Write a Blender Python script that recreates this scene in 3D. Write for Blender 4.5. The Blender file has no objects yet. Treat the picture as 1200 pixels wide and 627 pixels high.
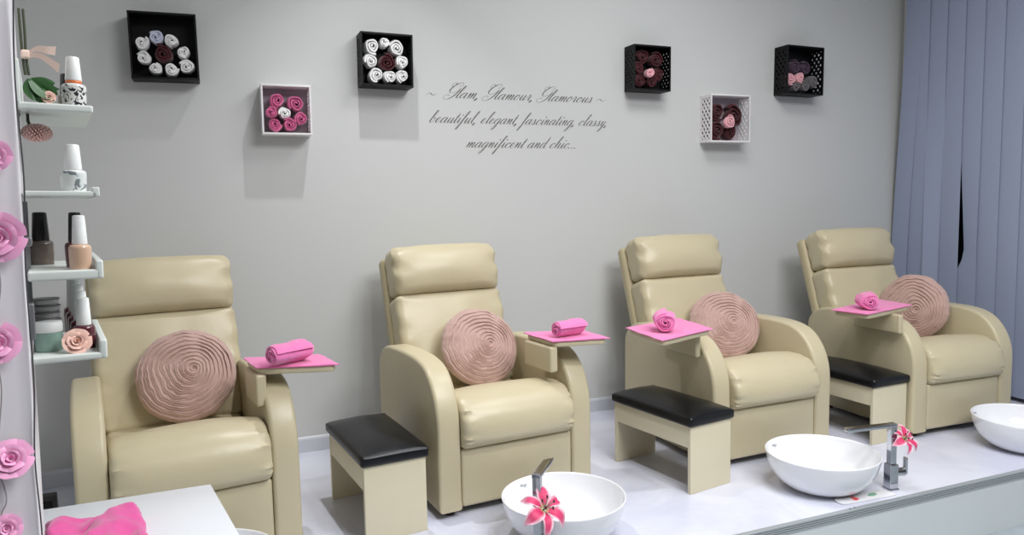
import bpy, bmesh, math, random
from math import sin, cos, pi, radians, sqrt, atan2, tan
from mathutils import Vector, Matrix, Euler, noise

random.seed(7)
SC = bpy.context.scene
COL = SC.collection
WALL = 4.026      # the back wall stands at y = WALL; the platform top is z = 0
EDGE = 2.27       # front edge of the platform
LOW = -0.27       # lower floor

# ------------------------------------------------------------------ camera
def setup_camera():
    yaw, pitch, roll = radians(22), radians(5.25), radians(-1.1)
    f = Vector((sin(yaw)*cos(pitch), cos(yaw)*cos(pitch), -sin(pitch)))
    r = Vector((cos(yaw), -sin(yaw), 0)); u = r.cross(f)
    c, s = cos(roll), sin(roll)
    R, U = r*c+u*s, -r*s+u*c
    cam = bpy.data.cameras.new('camera'); o = bpy.data.objects.new('camera', cam); COL.objects.link(o)
    M = Matrix((R, U, -f)).transposed().to_4x4(); M.translation = Vector((0, 0, 1.33))
    o.matrix_world = M
    cam.sensor_width = 36; cam.lens = 870/1200*36; cam.clip_start = 0.05
    SC.camera = o
setup_camera()

# ------------------------------------------------------------------ light
SC.view_settings.view_transform = 'Standard'
SC.view_settings.look = 'None'
SC.view_settings.gamma = 1
SC.view_settings.use_curve_mapping = False
SC.view_settings.exposure = 0.16
w = bpy.data.worlds.new('world'); SC.world = w; w.use_nodes = True
bg = w.node_tree.nodes['Background']
bg.inputs[0].default_value = (0.90, 0.94, 1.0, 1); bg.inputs[1].default_value = 0.085

def area(name, loc, size, power, col=(1, 1, 1), rot=(0, 0, 0), spread=180, shape='DISK'):
    l = bpy.data.lights.new(name, 'AREA'); l.shape = shape; l.size = size
    l.energy = power; l.color = col; l.spread = radians(spread)
    o = bpy.data.objects.new(name, l); o.location = loc; o.rotation_euler = rot; COL.objects.link(o)
    return o
# recessed ceiling lights: one close to the wall above the lettering, two rows further out
area('downlight_lamp', (0.76, WALL-0.72, 3.36), 0.06, 6.5, (0.98, 0.985, 1), spread=84)
for x, y, p, d in ((2.15, 2.40, 26, 1.1), (3.4, 2.40, 2, 0.14), (1.6, 1.0, 14, 0.14), (1.1, 0.9, 12, 0.14), (2.1, 0.9, 10, 0.14),
                   (1.2, -0.2, 9, 0.14)):  # this last one is added fill for the rack and chair fronts
    area('downlight_lamp', (x, y, 3.36), d, p, (0.98, 0.985, 1), spread=170)
# broad soft fill added behind the viewer to light the facing sides
area('fill_lamp', (2.35, -0.25, 3.36), 1.9, 118, (0.98, 0.985, 1), spread=175)

# ------------------------------------------------------------------ materials
def srgb(r, g, b):
    def f(v):
        v /= 255
        return v/12.92 if v <= 0.04045 else ((v+0.055)/1.055)**2.4
    return (f(r), f(g), f(b), 1)

def mat(name, col, rough=0.5, metal=0.0, bump=None, var=None, coat=0, sheen=0, emit=None, spec=None, attr=None):
    """bump = (scale, strength, distance); var = (scale, amount) colour mottling of the thing itself"""
    m = bpy.data.materials.new(name); m.use_nodes = True
    N = m.node_tree.nodes; L = m.node_tree.links; b = N['Principled BSDF']
    b.inputs['Base Color'].default_value = col
    b.inputs['Roughness'].default_value = rough; b.inputs['Metallic'].default_value = metal
    if coat: b.inputs['Coat Weight'].default_value = coat
    if sheen: b.inputs['Sheen Weight'].default_value = sheen
    if spec is not None: b.inputs['Specular IOR Level'].default_value = spec
    tc = N.new('ShaderNodeTexCoord')
    if bump:
        n = N.new('ShaderNodeTexNoise'); n.inputs['Scale'].default_value = bump[0]; n.inputs['Detail'].default_value = 4
        L.new(tc.outputs['Object'], n.inputs['Vector'])
        bp = N.new('ShaderNodeBump'); bp.inputs['Strength'].default_value = bump[1]
        bp.inputs['Distance'].default_value = bump[2] if len(bump) > 2 else 0.002
        L.new(n.outputs['Fac'], bp.inputs['Height']); L.new(bp.outputs['Normal'], b.inputs['Normal'])
    if attr:
        a = N.new('ShaderNodeAttribute'); a.attribute_name = attr
        L.new(a.outputs['Color'], b.inputs['Base Color'])
    elif var:
        n = N.new('ShaderNodeTexNoise'); n.inputs['Scale'].default_value = var[0]; n.inputs['Detail'].default_value = 5
        L.new(tc.outputs['Object'], n.inputs['Vector'])
        mx = N.new('ShaderNodeMix'); mx.data_type = 'RGBA'
        d = var[1]
        mx.inputs['A'].default_value = tuple(c*(1-d) for c in col[:3])+(1,)
        mx.inputs['B'].default_value = tuple(min(1, c*(1+d)) for c in col[:3])+(1,)
        L.new(n.outputs['Fac'], mx.inputs['Factor']); L.new(mx.outputs['Result'], b.inputs['Base Color'])
    return m

M = {}
M['wall'] = mat('painted_wall', srgb(204, 205, 203), 0.75, bump=(120, 0.05, 0.001), var=(1.2, 0.015))
M['trim'] = mat('white_trim', srgb(205, 208, 215), 0.35, var=(6, 0.02))
M['ceiling'] = mat('ceiling_paint', srgb(215, 215, 212), 0.8, bump=(80, 0.04))
M['leather'] = mat('cream_leather', srgb(197, 186, 155), 0.36, bump=(16, 0.22, 0.006), var=(9, 0.03), spec=0.45)
M['leather_shell'] = mat('cream_leather_shell', srgb(190, 178, 144), 0.42, bump=(30, 0.12, 0.003), spec=0.4)
M['seam'] = mat('seam_thread', srgb(150, 134, 98), 0.6, bump=(90, 0.1))
M['black_base'] = mat('black_base', srgb(24, 22, 22), 0.6, bump=(60, 0.1))
M['black_leather'] = mat('black_leather', srgb(13, 14, 18), 0.33, bump=(60, 0.12, 0.002), spec=0.35)
M['cream_board'] = mat('cream_board', srgb(218, 209, 180), 0.45, bump=(70, 0.04, 0.001), var=(14, 0.02))
M['rosette'] = mat('dusty_pink_cloth', srgb(190, 158, 148), 0.75, bump=(160, 0.25, 0.002), var=(40, 0.10), sheen=0.3)
M['pink_towel'] = mat('pink_terry', srgb(240, 128, 186), 0.95, bump=(420, 0.7, 0.003), var=(60, 0.08), sheen=0.4)
M['hot_pink_towel'] = mat('bright_pink_terry', srgb(228, 88, 160), 0.95, bump=(420, 0.7, 0.003), var=(60, 0.10), sheen=0.4)
M['rose_towel'] = mat('rose_pink_terry', srgb(205, 92, 140), 0.95, bump=(420, 0.7, 0.003), var=(60, 0.12), sheen=0.4)
M['white_towel'] = mat('white_terry', srgb(240, 240, 238), 0.95, bump=(420, 0.7, 0.003), sheen=0.3)
M['blue_white_towel'] = mat('bluish_white_terry', srgb(205, 208, 228), 0.95, bump=(420, 0.7, 0.003), sheen=0.3)
M['burgundy_towel'] = mat('burgundy_terry', srgb(70, 8, 20), 0.95, bump=(420, 0.7, 0.003), var=(60, 0.12), sheen=0.2)
M['lightpink_towel'] = mat('pale_pink_terry', srgb(238, 176, 184), 0.95, bump=(420, 0.7, 0.003), sheen=0.3)
M['grey_towel'] = mat('grey_terry', srgb(104, 98, 100), 0.95, bump=(420, 0.7, 0.003), sheen=0.3)
M['plum_towel'] = mat('plum_terry', srgb(58, 34, 58), 0.95, bump=(420, 0.7, 0.003), sheen=0.3)
M['black_box'] = mat('black_lacquer', srgb(9, 9, 11), 0.5, bump=(50, 0.03), spec=0.25)
M['white_box'] = mat('white_lacquer', srgb(232, 230, 230), 0.4, bump=(50, 0.03))
M['mauve_lining'] = mat('mauve_lining', srgb(176, 164, 172), 0.7, bump=(50, 0.03))
M['ceramic'] = mat('white_ceramic', srgb(240, 241, 244), 0.12, coat=0.6, bump=(3, 0.01))
M['chrome'] = mat('chrome', srgb(190, 192, 196), 0.12, 1.0, bump=(4, 0.01))
M['dark_chrome'] = mat('dark_metal', srgb(60, 60, 62), 0.25, 0.8, bump=(4, 0.01))
M['aluminium'] = mat('ribbed_aluminium', srgb(178, 184, 186), 0.4, 0.5, bump=(30, 0.03))
M['riser'] = mat('riser_panel', srgb(208, 214, 214), 0.3, var=(5, 0.02))
M['lettering'] = mat('olive_black_vinyl', srgb(62, 60, 48), 0.5, bump=(50, 0.02))
M['blind'] = mat('grey_blue_blind_fabric', srgb(153, 162, 185), 0.8, bump=(260, 0.12, 0.001), var=(30, 0.03))
M['dark_glass'] = mat('dark_glass', srgb(16, 18, 22), 0.08, bump=(2, 0.01))
M['rack_white'] = mat('rack_white', srgb(226, 222, 226), 0.4, bump=(60, 0.02))
M['shelf_white'] = mat('shelf_white', srgb(216, 222, 216), 0.3, bump=(60, 0.02))
M['grey_metal'] = mat('grey_metal', srgb(140, 140, 142), 0.35, 0.6, bump=(40, 0.03))
M['table_white'] = mat('table_white', srgb(230, 233, 237), 0.28, bump=(40, 0.01))
M['cap_white'] = mat("cap_white", srgb(240, 242, 239), 0.3, bump=(30, 0.02))
M['cap_black'] = mat('cap_black', srgb(20, 20, 20), 0.25, bump=(30, 0.02))
M['peach_polish'] = mat('peach_polish', srgb(206, 172, 146), 0.15, coat=0.5, bump=(10, 0.01))
M['maroon_polish'] = mat('maroon_polish', srgb(84, 34, 44), 0.15, coat=0.5, bump=(10, 0.01))
M['brown_polish'] = mat('brown_polish', srgb(92, 82, 74), 0.2, coat=0.5, var=(80, 0.25))
M['orange'] = mat('orange_ring', srgb(236, 128, 72), 0.4, bump=(30, 0.02))
M['green_jar'] = mat('sage_glass', srgb(128, 156, 144), 0.15, coat=0.4, bump=(10, 0.01))
M['disc'] = mat('clear_plastic_disc', srgb(238, 238, 235), 0.2, bump=(10, 0.01))
M['leaf'] = mat('green_leaf', srgb(48, 92, 44), 0.45, var=(60, 0.25), bump=(80, 0.2))
M['stem'] = mat('green_stem', srgb(66, 74, 52), 0.6, bump=(80, 0.2))
M['ribbon'] = mat('peach_ribbon', srgb(244, 216, 200), 0.5, bump=(90, 0.1))
M['pompom'] = mat('pink_pompom_petals', srgb(248, 208, 200), 0.8, var=(120, 0.15), bump=(200, 0.3))
M['attr'] = mat('petal_gradient', (1, 1, 1, 1), 0.55, attr='Col', bump=(90, 0.12))
M['rose_pink'] = mat('pink_petal', srgb(246, 176, 216), 0.6, bump=(60, 0.15), var=(30, 0.06))
M['rose_peach'] = mat('peach_petal', srgb(232, 190, 174), 0.6, bump=(60, 0.15), var=(50, 0.12))
M['cable'] = mat('dark_cable', srgb(70, 70, 72), 0.5, bump=(80, 0.1))
M['twine'] = mat('grey_twine', srgb(160, 152, 154), 0.8, bump=(200, 0.3))
M['socket'] = mat('grey_socket_plastic', srgb(72, 70, 70), 0.5, bump=(40, 0.03))
M['paper'] = mat('white_card', srgb(228, 228, 230), 0.35, bump=(40, 0.02))
M['red_mark'] = mat('red_print', srgb(226, 92, 96), 0.5, bump=(40, 0.02))
M['green_mark'] = mat('green_print', srgb(126, 168, 144), 0.5, bump=(40, 0.02))
M['grey_print'] = mat('grey_print', srgb(150, 152, 158), 0.5, bump=(40, 0.02))

def floor_mat(name, c1, c2, rough):
    m = bpy.data.materials.new(name); m.use_nodes = True
    N = m.node_tree.nodes; L = m.node_tree.links; b = N['Principled BSDF']
    tc = N.new('ShaderNodeTexCoord'); n1 = N.new('ShaderNodeTexNoise'); n2 = N.new('ShaderNodeTexNoise')
    n1.inputs['Scale'].default_value = 1.6; n1.inputs['Detail'].default_value = 8; n1.inputs['Roughness'].default_value = 0.62
    n1.inputs['Distortion'].default_value = 1.2
    n2.inputs['Scale'].default_value = 30
    L.new(tc.outputs['Object'], n1.inputs['Vector']); L.new(tc.outputs['Object'], n2.inputs['Vector'])
    r = N.new('ShaderNodeValToRGB'); r.color_ramp.elements[0].position = 0.40; r.color_ramp.elements[0].color = c2
    r.color_ramp.elements[1].position = 0.56; r.color_ramp.elements[1].color = c1
    L.new(n1.outputs['Fac'], r.inputs['Fac']); L.new(r.outputs['Color'], b.inputs['Base Color'])
    b.inputs['Roughness'].default_value = rough
    bp = N.new('ShaderNodeBump'); bp.inputs['Strength'].default_value = 0.03
    L.new(n2.outputs['Fac'], bp.inputs['Height']); L.new(bp.outputs['Normal'], b.inputs['Normal'])
    return m
M['floor'] = floor_mat('platform_vinyl', srgb(220, 222, 234), srgb(208, 210, 226), 0.28)
M['lowfloor'] = floor_mat('floor_tile', srgb(170, 178, 184), srgb(158, 166, 172), 0.35)

def spotted_mat(name, base, spot, scale, thr, soft=0.03):
    m = bpy.data.materials.new(name); m.use_nodes = True
    N = m.node_tree.nodes; L = m.node_tree.links; b = N['Principled BSDF']
    tc = N.new('ShaderNodeTexCoord'); n = N.new('ShaderNodeTexNoise'); n.inputs['Scale'].default_value = scale
    n.inputs['Detail'].default_value = 1.5; n.inputs['Distortion'].default_value = 0.8
    L.new(tc.outputs['Object'], n.inputs['Vector'])
    r = N.new('ShaderNodeValToRGB'); r.color_ramp.elements[0].position = thr; r.color_ramp.elements[0].color = base
    r.color_ramp.elements[1].position = thr+soft; r.color_ramp.elements[1].color = spot
    L.new(n.outputs['Fac'], r.inputs['Fac']); L.new(r.outputs['Color'], b.inputs['Base Color'])
    b.inputs['Roughness'].default_value = 0.2
    return m
M['leopard'] = spotted_mat('leopard_print_bottle', srgb(216, 216, 212), srgb(52, 52, 58), 190, 0.53)
M['marble'] = spotted_mat('marbled_bottle', srgb(214, 218, 216), srgb(120, 128, 130), 70, 0.58, 0.05)

# ------------------------------------------------------------------ helpers
def obj(name, geo, m, parent=None, loc=(0, 0, 0), rot=(0, 0, 0), smooth=True, ang=40, cols=None):
    v, f = geo
    me = bpy.data.meshes.new(name); me.from_pydata([tuple(p) for p in v], [], f); me.validate(); me.update()
    if smooth:
        me.polygons.foreach_set('use_smooth', [True]*len(me.polygons))
        me.set_sharp_from_angle(angle=radians(ang))
    if cols is not None:
        ca = me.color_attributes.new('Col', 'FLOAT_COLOR', 'POINT')
        for i, c in enumerate(cols): ca.data[i].color = c
    me.materials.append(m if not isinstance(m, str) else M[m])
    o = bpy.data.objects.new(name, me); COL.objects.link(o)
    o.location = loc; o.rotation_euler = rot
    if parent: o.parent = parent
    return o
def tag(o, label=None, cat=None, group=None, kind=None):
    if label: o['label'] = label
    if cat: o['category'] = cat
    if group: o['group'] = group
    if kind: o['kind'] = kind
    return o
def thing(name, label, cat, loc=(0, 0, 0), rz=0, group=None):
    o = bpy.data.objects.new(name, None); COL.objects.link(o); o.empty_display_size = 0.05
    o.location = loc; o.rotation_euler = (0, 0, rz)
    return tag(o, label, cat, group)
def struct(name, geo, m, parent=None, **k):
    o = obj(name, geo, m, parent, **k)
    if not parent: o['kind'] = 'structure'
    return o
def join(*gs):
    V, F = [], []
    for v, f in gs:
        n = len(V); V += [Vector(p) for p in v]; F += [tuple(i+n for i in q) for q in f]
    return V, F
def xf(geo, Mx):
    return [Mx @ Vector(p) for p in geo[0]], geo[1]
def mv(geo, x, y, z): return xf(geo, Matrix.Translation((x, y, z)))
def rt(geo, ax, a): return xf(geo, Matrix.Rotation(a, 4, ax))
def warp(geo, fn): return [Vector(fn(Vector(p))) for p in geo[0]], geo[1]

def rbox(sx, sy, sz, r=0.004, n=(1, 1, 1), k=3, c=(0, 0, 0)):
    """rounded box, centred on c; n = inner divisions per axis, k = divisions of the rounding"""
    h = (sx/2, sy/2, sz/2); r = min(r, *h)
    ax = []
    for i in range(3):
        a = h[i]-r
        e = [a+r*tan(pi/4*j/k) if j < k else h[i] for j in range(1, k+1)]
        mid = [-a+2*a*j/n[i] for j in range(n[i]+1)] if a > 1e-7 else [0.0]
        ax.append([-x for x in reversed(e)]+mid+e)
    V, F, idx = [], [], {}
    def vid(p):
        key = tuple(round(t, 7) for t in p)
        if key in idx: return idx[key]
        inn = Vector([max(-(h[i]-r), min(h[i]-r, p[i])) for i in range(3)])
        d = Vector(p)-inn
        q = inn+(d.normalized()*r if d.length > 1e-9 else d)
        V.append(q+Vector(c)); idx[key] = len(V)-1
        return idx[key]
    for i in range(3):
        j, l = (i+1) % 3, (i+2) % 3
        for s in (-1, 1):
            for a in range(len(ax[j])-1):
                for b in range(len(ax[l])-1):
                    q = []
                    for (da, db) in ((0, 0), (1, 0), (1, 1), (0, 1)):
                        p = [0, 0, 0]; p[i] = s*h[i]; p[j] = ax[j][a+da]; p[l] = ax[l][b+db]
                        q.append(vid(p))
                    if s < 0: q.reverse()
                    if len(set(q)) >= 3: F.append(tuple(dict.fromkeys(q)))
    return V, F
def box(x0, x1, y0, y1, z0, z1, r=0.0):
    if r > 0: return rbox(x1-x0, y1-y0, z1-z0, r, k=2, c=((x0+x1)/2, (y0+y1)/2, (z0+z1)/2))
    V = [(x, y, z) for x in (x0, x1) for y in (y0, y1) for z in (z0, z1)]
    F = [(0, 1, 3, 2), (4, 6, 7, 5), (0, 4, 5, 1), (2, 3, 7, 6), (0, 2, 6, 4), (1, 5, 7, 3)]
    return V, F
def lathe(prof, n=48, cap=True):
    V, F = [], []
    for (r, z) in prof:
        for i in range(n):
            a = 2*pi*i/n; V.append(Vector((r*cos(a), r*sin(a), z)))
    for j in range(len(prof)-1):
        for i in range(n):
            i2 = (i+1) % n; F.append((j*n+i, j*n+i2, (j+1)*n+i2, (j+1)*n+i))
    if cap:
        if prof[0][0] > 1e-5: F.append(tuple(reversed(range(n))))
        if prof[-1][0] > 1e-5: F.append(tuple(range((len(prof)-1)*n, len(prof)*n)))
    return V, F
def tube(pts, r, n=8, closed=False):
    pts = [Vector(p) for p in pts]; V, F = [], []; up = Vector((0.13, 0.31, 0.94))
    N = len(pts)
    for i, p in enumerate(pts):
        t = (pts[min(i+1, N-1)]-pts[max(i-1, 0)]).normalized()
        a = t.cross(up).normalized(); b = t.cross(a)
        rr = r[i] if isinstance(r, (list, tuple)) else r
        for k in range(n): V.append(p+(a*cos(2*pi*k/n)+b*sin(2*pi*k/n))*rr)
    for i in range(N-1):
        for k in range(n):
            k2 = (k+1) % n; F.append((i*n+k, (i+1)*n+k, (i+1)*n+k2, i*n+k2))
    F.append(tuple(range(n))); F.append(tuple(reversed(range((N-1)*n, N*n))))
    return V, F
def cat(pts, seg=6, closed=False):
    """Catmull-Rom through points"""
    P = [Vector(p) for p in pts]; out = []
    n = len(P)
    for i in range(n-1):
        p0 = P[max(i-1, 0)]; p1 = P[i]; p2 = P[i+1]; p3 = P[min(i+2, n-1)]
        for k in range(seg):
            t = k/seg
            out.append(0.5*((2*p1)+(p2-p0)*t+(2*p0-5*p1+4*p2-p3)*t*t+(3*p1-p0-3*p2+p3)*t**3))
    out.append(P[-1]); return out
def prism_x(prof, x0, x1, r, K=4):
    """profile (y,z), counter-clockwise, extruded along x with rounded side edges of radius r"""
    n = len(prof); P = [Vector((p[0], p[1])) for p in prof]
    nr = []
    for i in range(n):
        d = (P[(i+1) % n]-P[i-1]).normalized(); nr.append(Vector((-d.y, d.x)))
    area2 = sum(P[i].x*P[(i+1) % n].y-P[(i+1) % n].x*P[i].y for i in range(n))
    if area2 < 0: nr = [-q for q in nr]
    rings = []
    for k in range(K+1):
        a = k*pi/2/K; rings.append((x0+r*(1-sin(a)), r*(1-cos(a))))
    for k in range(K, -1, -1):
        a = k*pi/2/K; rings.append((x1-r*(1-sin(a)), r*(1-cos(a))))
    rings = [(x, ins) for x, ins in rings]
    # ring 0: outermost in x = x0 with inset r
    rings = [(x0+r-r*cos(k*pi/2/K), r-r*sin(k*pi/2/K)) for k in range(K+1)]+[(x1-r+r*cos(k*pi/2/K), r-r*sin(k*pi/2/K)) for k in range(K, -1, -1)]
    V, F = [], []
    for x, ins in rings:
        for i in range(n):
            q = P[i]+nr[i]*ins; V.append(Vector((x, q.x, q.y)))
    for j in range(len(rings)-1):
        for i in range(n):
            i2 = (i+1) % n; F.append((j*n+i, (j+1)*n+i, (j+1)*n+i2, j*n+i2))
    F.append(tuple(range(n))); F.append(tuple(reversed(range((len(rings)-1)*n, len(rings)*n))))
    return V, F
def loft_x(prof, w, r, nx, K=4):
    """like prism_x, centred on x = 0, width w, with nx stations across for shaping"""
    V, F = prism_x(prof, -w/2, w/2, r, K)
    n = len(prof); nr = 2*(K+1)
    rings = [V[i*n:(i+1)*n] for i in range(nr)]
    A, B = rings[K], rings[K+1]
    mid = [[p.lerp(q, k/nx) for p, q in zip(A, B)] for k in range(1, nx)]
    R = rings[:K+1]+mid+rings[K+1:]
    V = [p for g in R for p in g]; F = []
    for j in range(len(R)-1):
        for i in range(n):
            i2 = (i+1) % n; F.append((j*n+i, (j+1)*n+i, (j+1)*n+i2, j*n+i2))
    F.append(tuple(range(n))); F.append(tuple(reversed(range((len(R)-1)*n, len(R)*n))))
    return V, F
def smooth(a, b, t):
    t = max(0.0, min(1.0, (t-a)/(b-a))); return t*t*(3-2*t)

# ------------------------------------------------------------------ setting
def build_setting():
    XR = 4.72
    struct('wall_back', box(-1.25, XR+0.1, WALL, WALL+0.1, LOW, 3.4), 'wall')
    struct('wall_right', box(XR, XR+0.1, 0.2, WALL, LOW, 3.4), 'wall')
    struct('blocker_wall_left', box(-1.35, -1.25, -0.6, WALL, LOW, 3.4), 'wall')  # unseen wall, added to hold back world light from the left
    struct('ceiling', box(-1.35, XR+0.1, -0.6, WALL+0.1, 3.4, 3.5), 'ceiling')
    struct('floor', box(-1.25, XR+0.1, -0.6, WALL, LOW-0.1, LOW), 'lowfloor')
    struct('platform', box(-1.25, XR, EDGE+0.012, WALL, LOW, 0.0), 'floor')
    struct('trim_1', box(-1.25, XR, EDGE, EDGE+0.012, LOW, -0.036), 'riser')
    # ribbed metal nosing along the platform edge
    prof = [(EDGE+0.012, 0.0), (EDGE+0.012, 0.0025), (EDGE+0.002, 0.0025)]
    z = -0.001
    for i in range(4):
        prof += [(EDGE-0.006, z), (EDGE-0.006, z-0.006), (EDGE-0.001, z-0.0075), (EDGE-0.001, z-0.009)]
        z -= 0.009
    prof += [(EDGE+0.0, z), (EDGE+0.012, z)]
    V = [Vector((x, p[0], p[1])) for x in (-1.25, XR) for p in prof]; n = len(prof)
    F = [(i, (i+1) % n, n+(i+1) % n, n+i) for i in range(n)]
    F += [tuple(reversed(range(n))), tuple(range(n, 2*n))]
    t = struct('trim_2', (V, F), 'aluminium', smooth=False)
    for x in (2.437, 2.462):
        obj('screw', mv(lathe([(0.0, 0.0015), (0.003, 0.0012), (0.0035, 0.0)], 12), x, EDGE+0.0065, 0.0025), 'dark_chrome', t)
    # baseboard
    prof = [(WALL, 0), (WALL-0.014, 0), (WALL-0.014, 0.068), (WALL-0.010, 0.078), (WALL-0.005, 0.083), (WALL, 0.083)]
    V = [Vector((x, p[0], p[1])) for x in (-1.25, XR) for p in prof]; n = len(prof)
    F = [(i, (i+1) % n, n+(i+1) % n, n+i) for i in range(n)]+[tuple(reversed(range(n))), tuple(range(n, 2*n))]
    struct('baseboard_back', (V, F), 'trim', smooth=False)
    # dark window behind the blind
    wf = struct('window_1', join(box(4.69, 4.72, 2.2, 3.98, 0.12, 0.17), box(4.69, 4.72, 2.2, 3.98, 2.63, 2.68),
                                 box(4.69, 4.72, 2.2, 2.25, 0.17, 2.63), box(4.69, 4.72, 3.93, 3.98, 0.17, 2.63)), 'dark_chrome', smooth=False)
    struct('window_pane', box(4.70, 4.712, 2.25, 3.93, 0.17, 2.63), 'dark_glass', wf, smooth=False)
build_setting()

def build_blind():
    t = thing('vertical_blind', 'grey-blue vertical blind hanging along the right wall, two slits open', 'blind', (4.63, 3.0, 0.03))
    # local y runs along the wall; slats of 127 mm, overlapping
    ys = [4.008-0.132*i for i in range(17)]
    def slat(i, y):
        H = 2.80; nz, ny = 40, 6; wd = 0.142
        V, F = [], []
        for a in range(nz+1):
            z = H*a/nz
            zz = z+0.03
            tw = radians(3.5)
            dy = 0; w2 = wd
            if i == 0: dy = -0.075*smooth(0.6, 2.7, zz)
            if i == 2: tw += radians(-26)*(1-smooth(0.5, 2.3, zz)); g2 = 1-smooth(0.7, 2.25, zz); dy = -0.004*g2; w2 = wd-0.024*g2
            if i == 4:
                g = max(0.0, 1-abs(zz-0.90)/0.68) if zz > 0.90 else max(0.0, 1-(0.90-zz)/0.09)
                w2 = wd-0.046*g; dy = -0.022*g
                tw += radians(6)*g
            for b in range(ny+1):
                s = (b/ny-0.5)*w2
                bow = 0.0025*(1-(2*b/ny-1)**2)
                V.append(Vector((-s*sin(tw)-bow*cos(tw), y-3.0+dy-s*cos(tw), z)))
        n = ny+1
        for a in range(nz):
            for b in range(ny):
                F.append((a*n+b, a*n+b+1, (a+1)*n+b+1, (a+1)*n+b))
        g = (V, F)
        # real thickness
        V2 = [p+Vector((0.0015, 0, 0)) for p in V]; m = len(V)
        F2 = [tuple(q+m for q in reversed(f)) for f in F]
        E = []
        for a in range(nz):
            E.append((a*n, (a+1)*n, (a+1)*n+m, a*n+m)); E.append((a*n+ny, a*n+ny+m, (a+1)*n+ny+m, (a+1)*n+ny))
        return V+V2, F+F2+E
    for i, y in enumerate(ys):
        obj('slat', slat(i, y-0.066), 'blind', t)
    obj('headrail', box(-0.03, 0.03, -1.25, 1.015, 2.80, 2.87, 0.004), 'trim', t)
build_blind()

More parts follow.
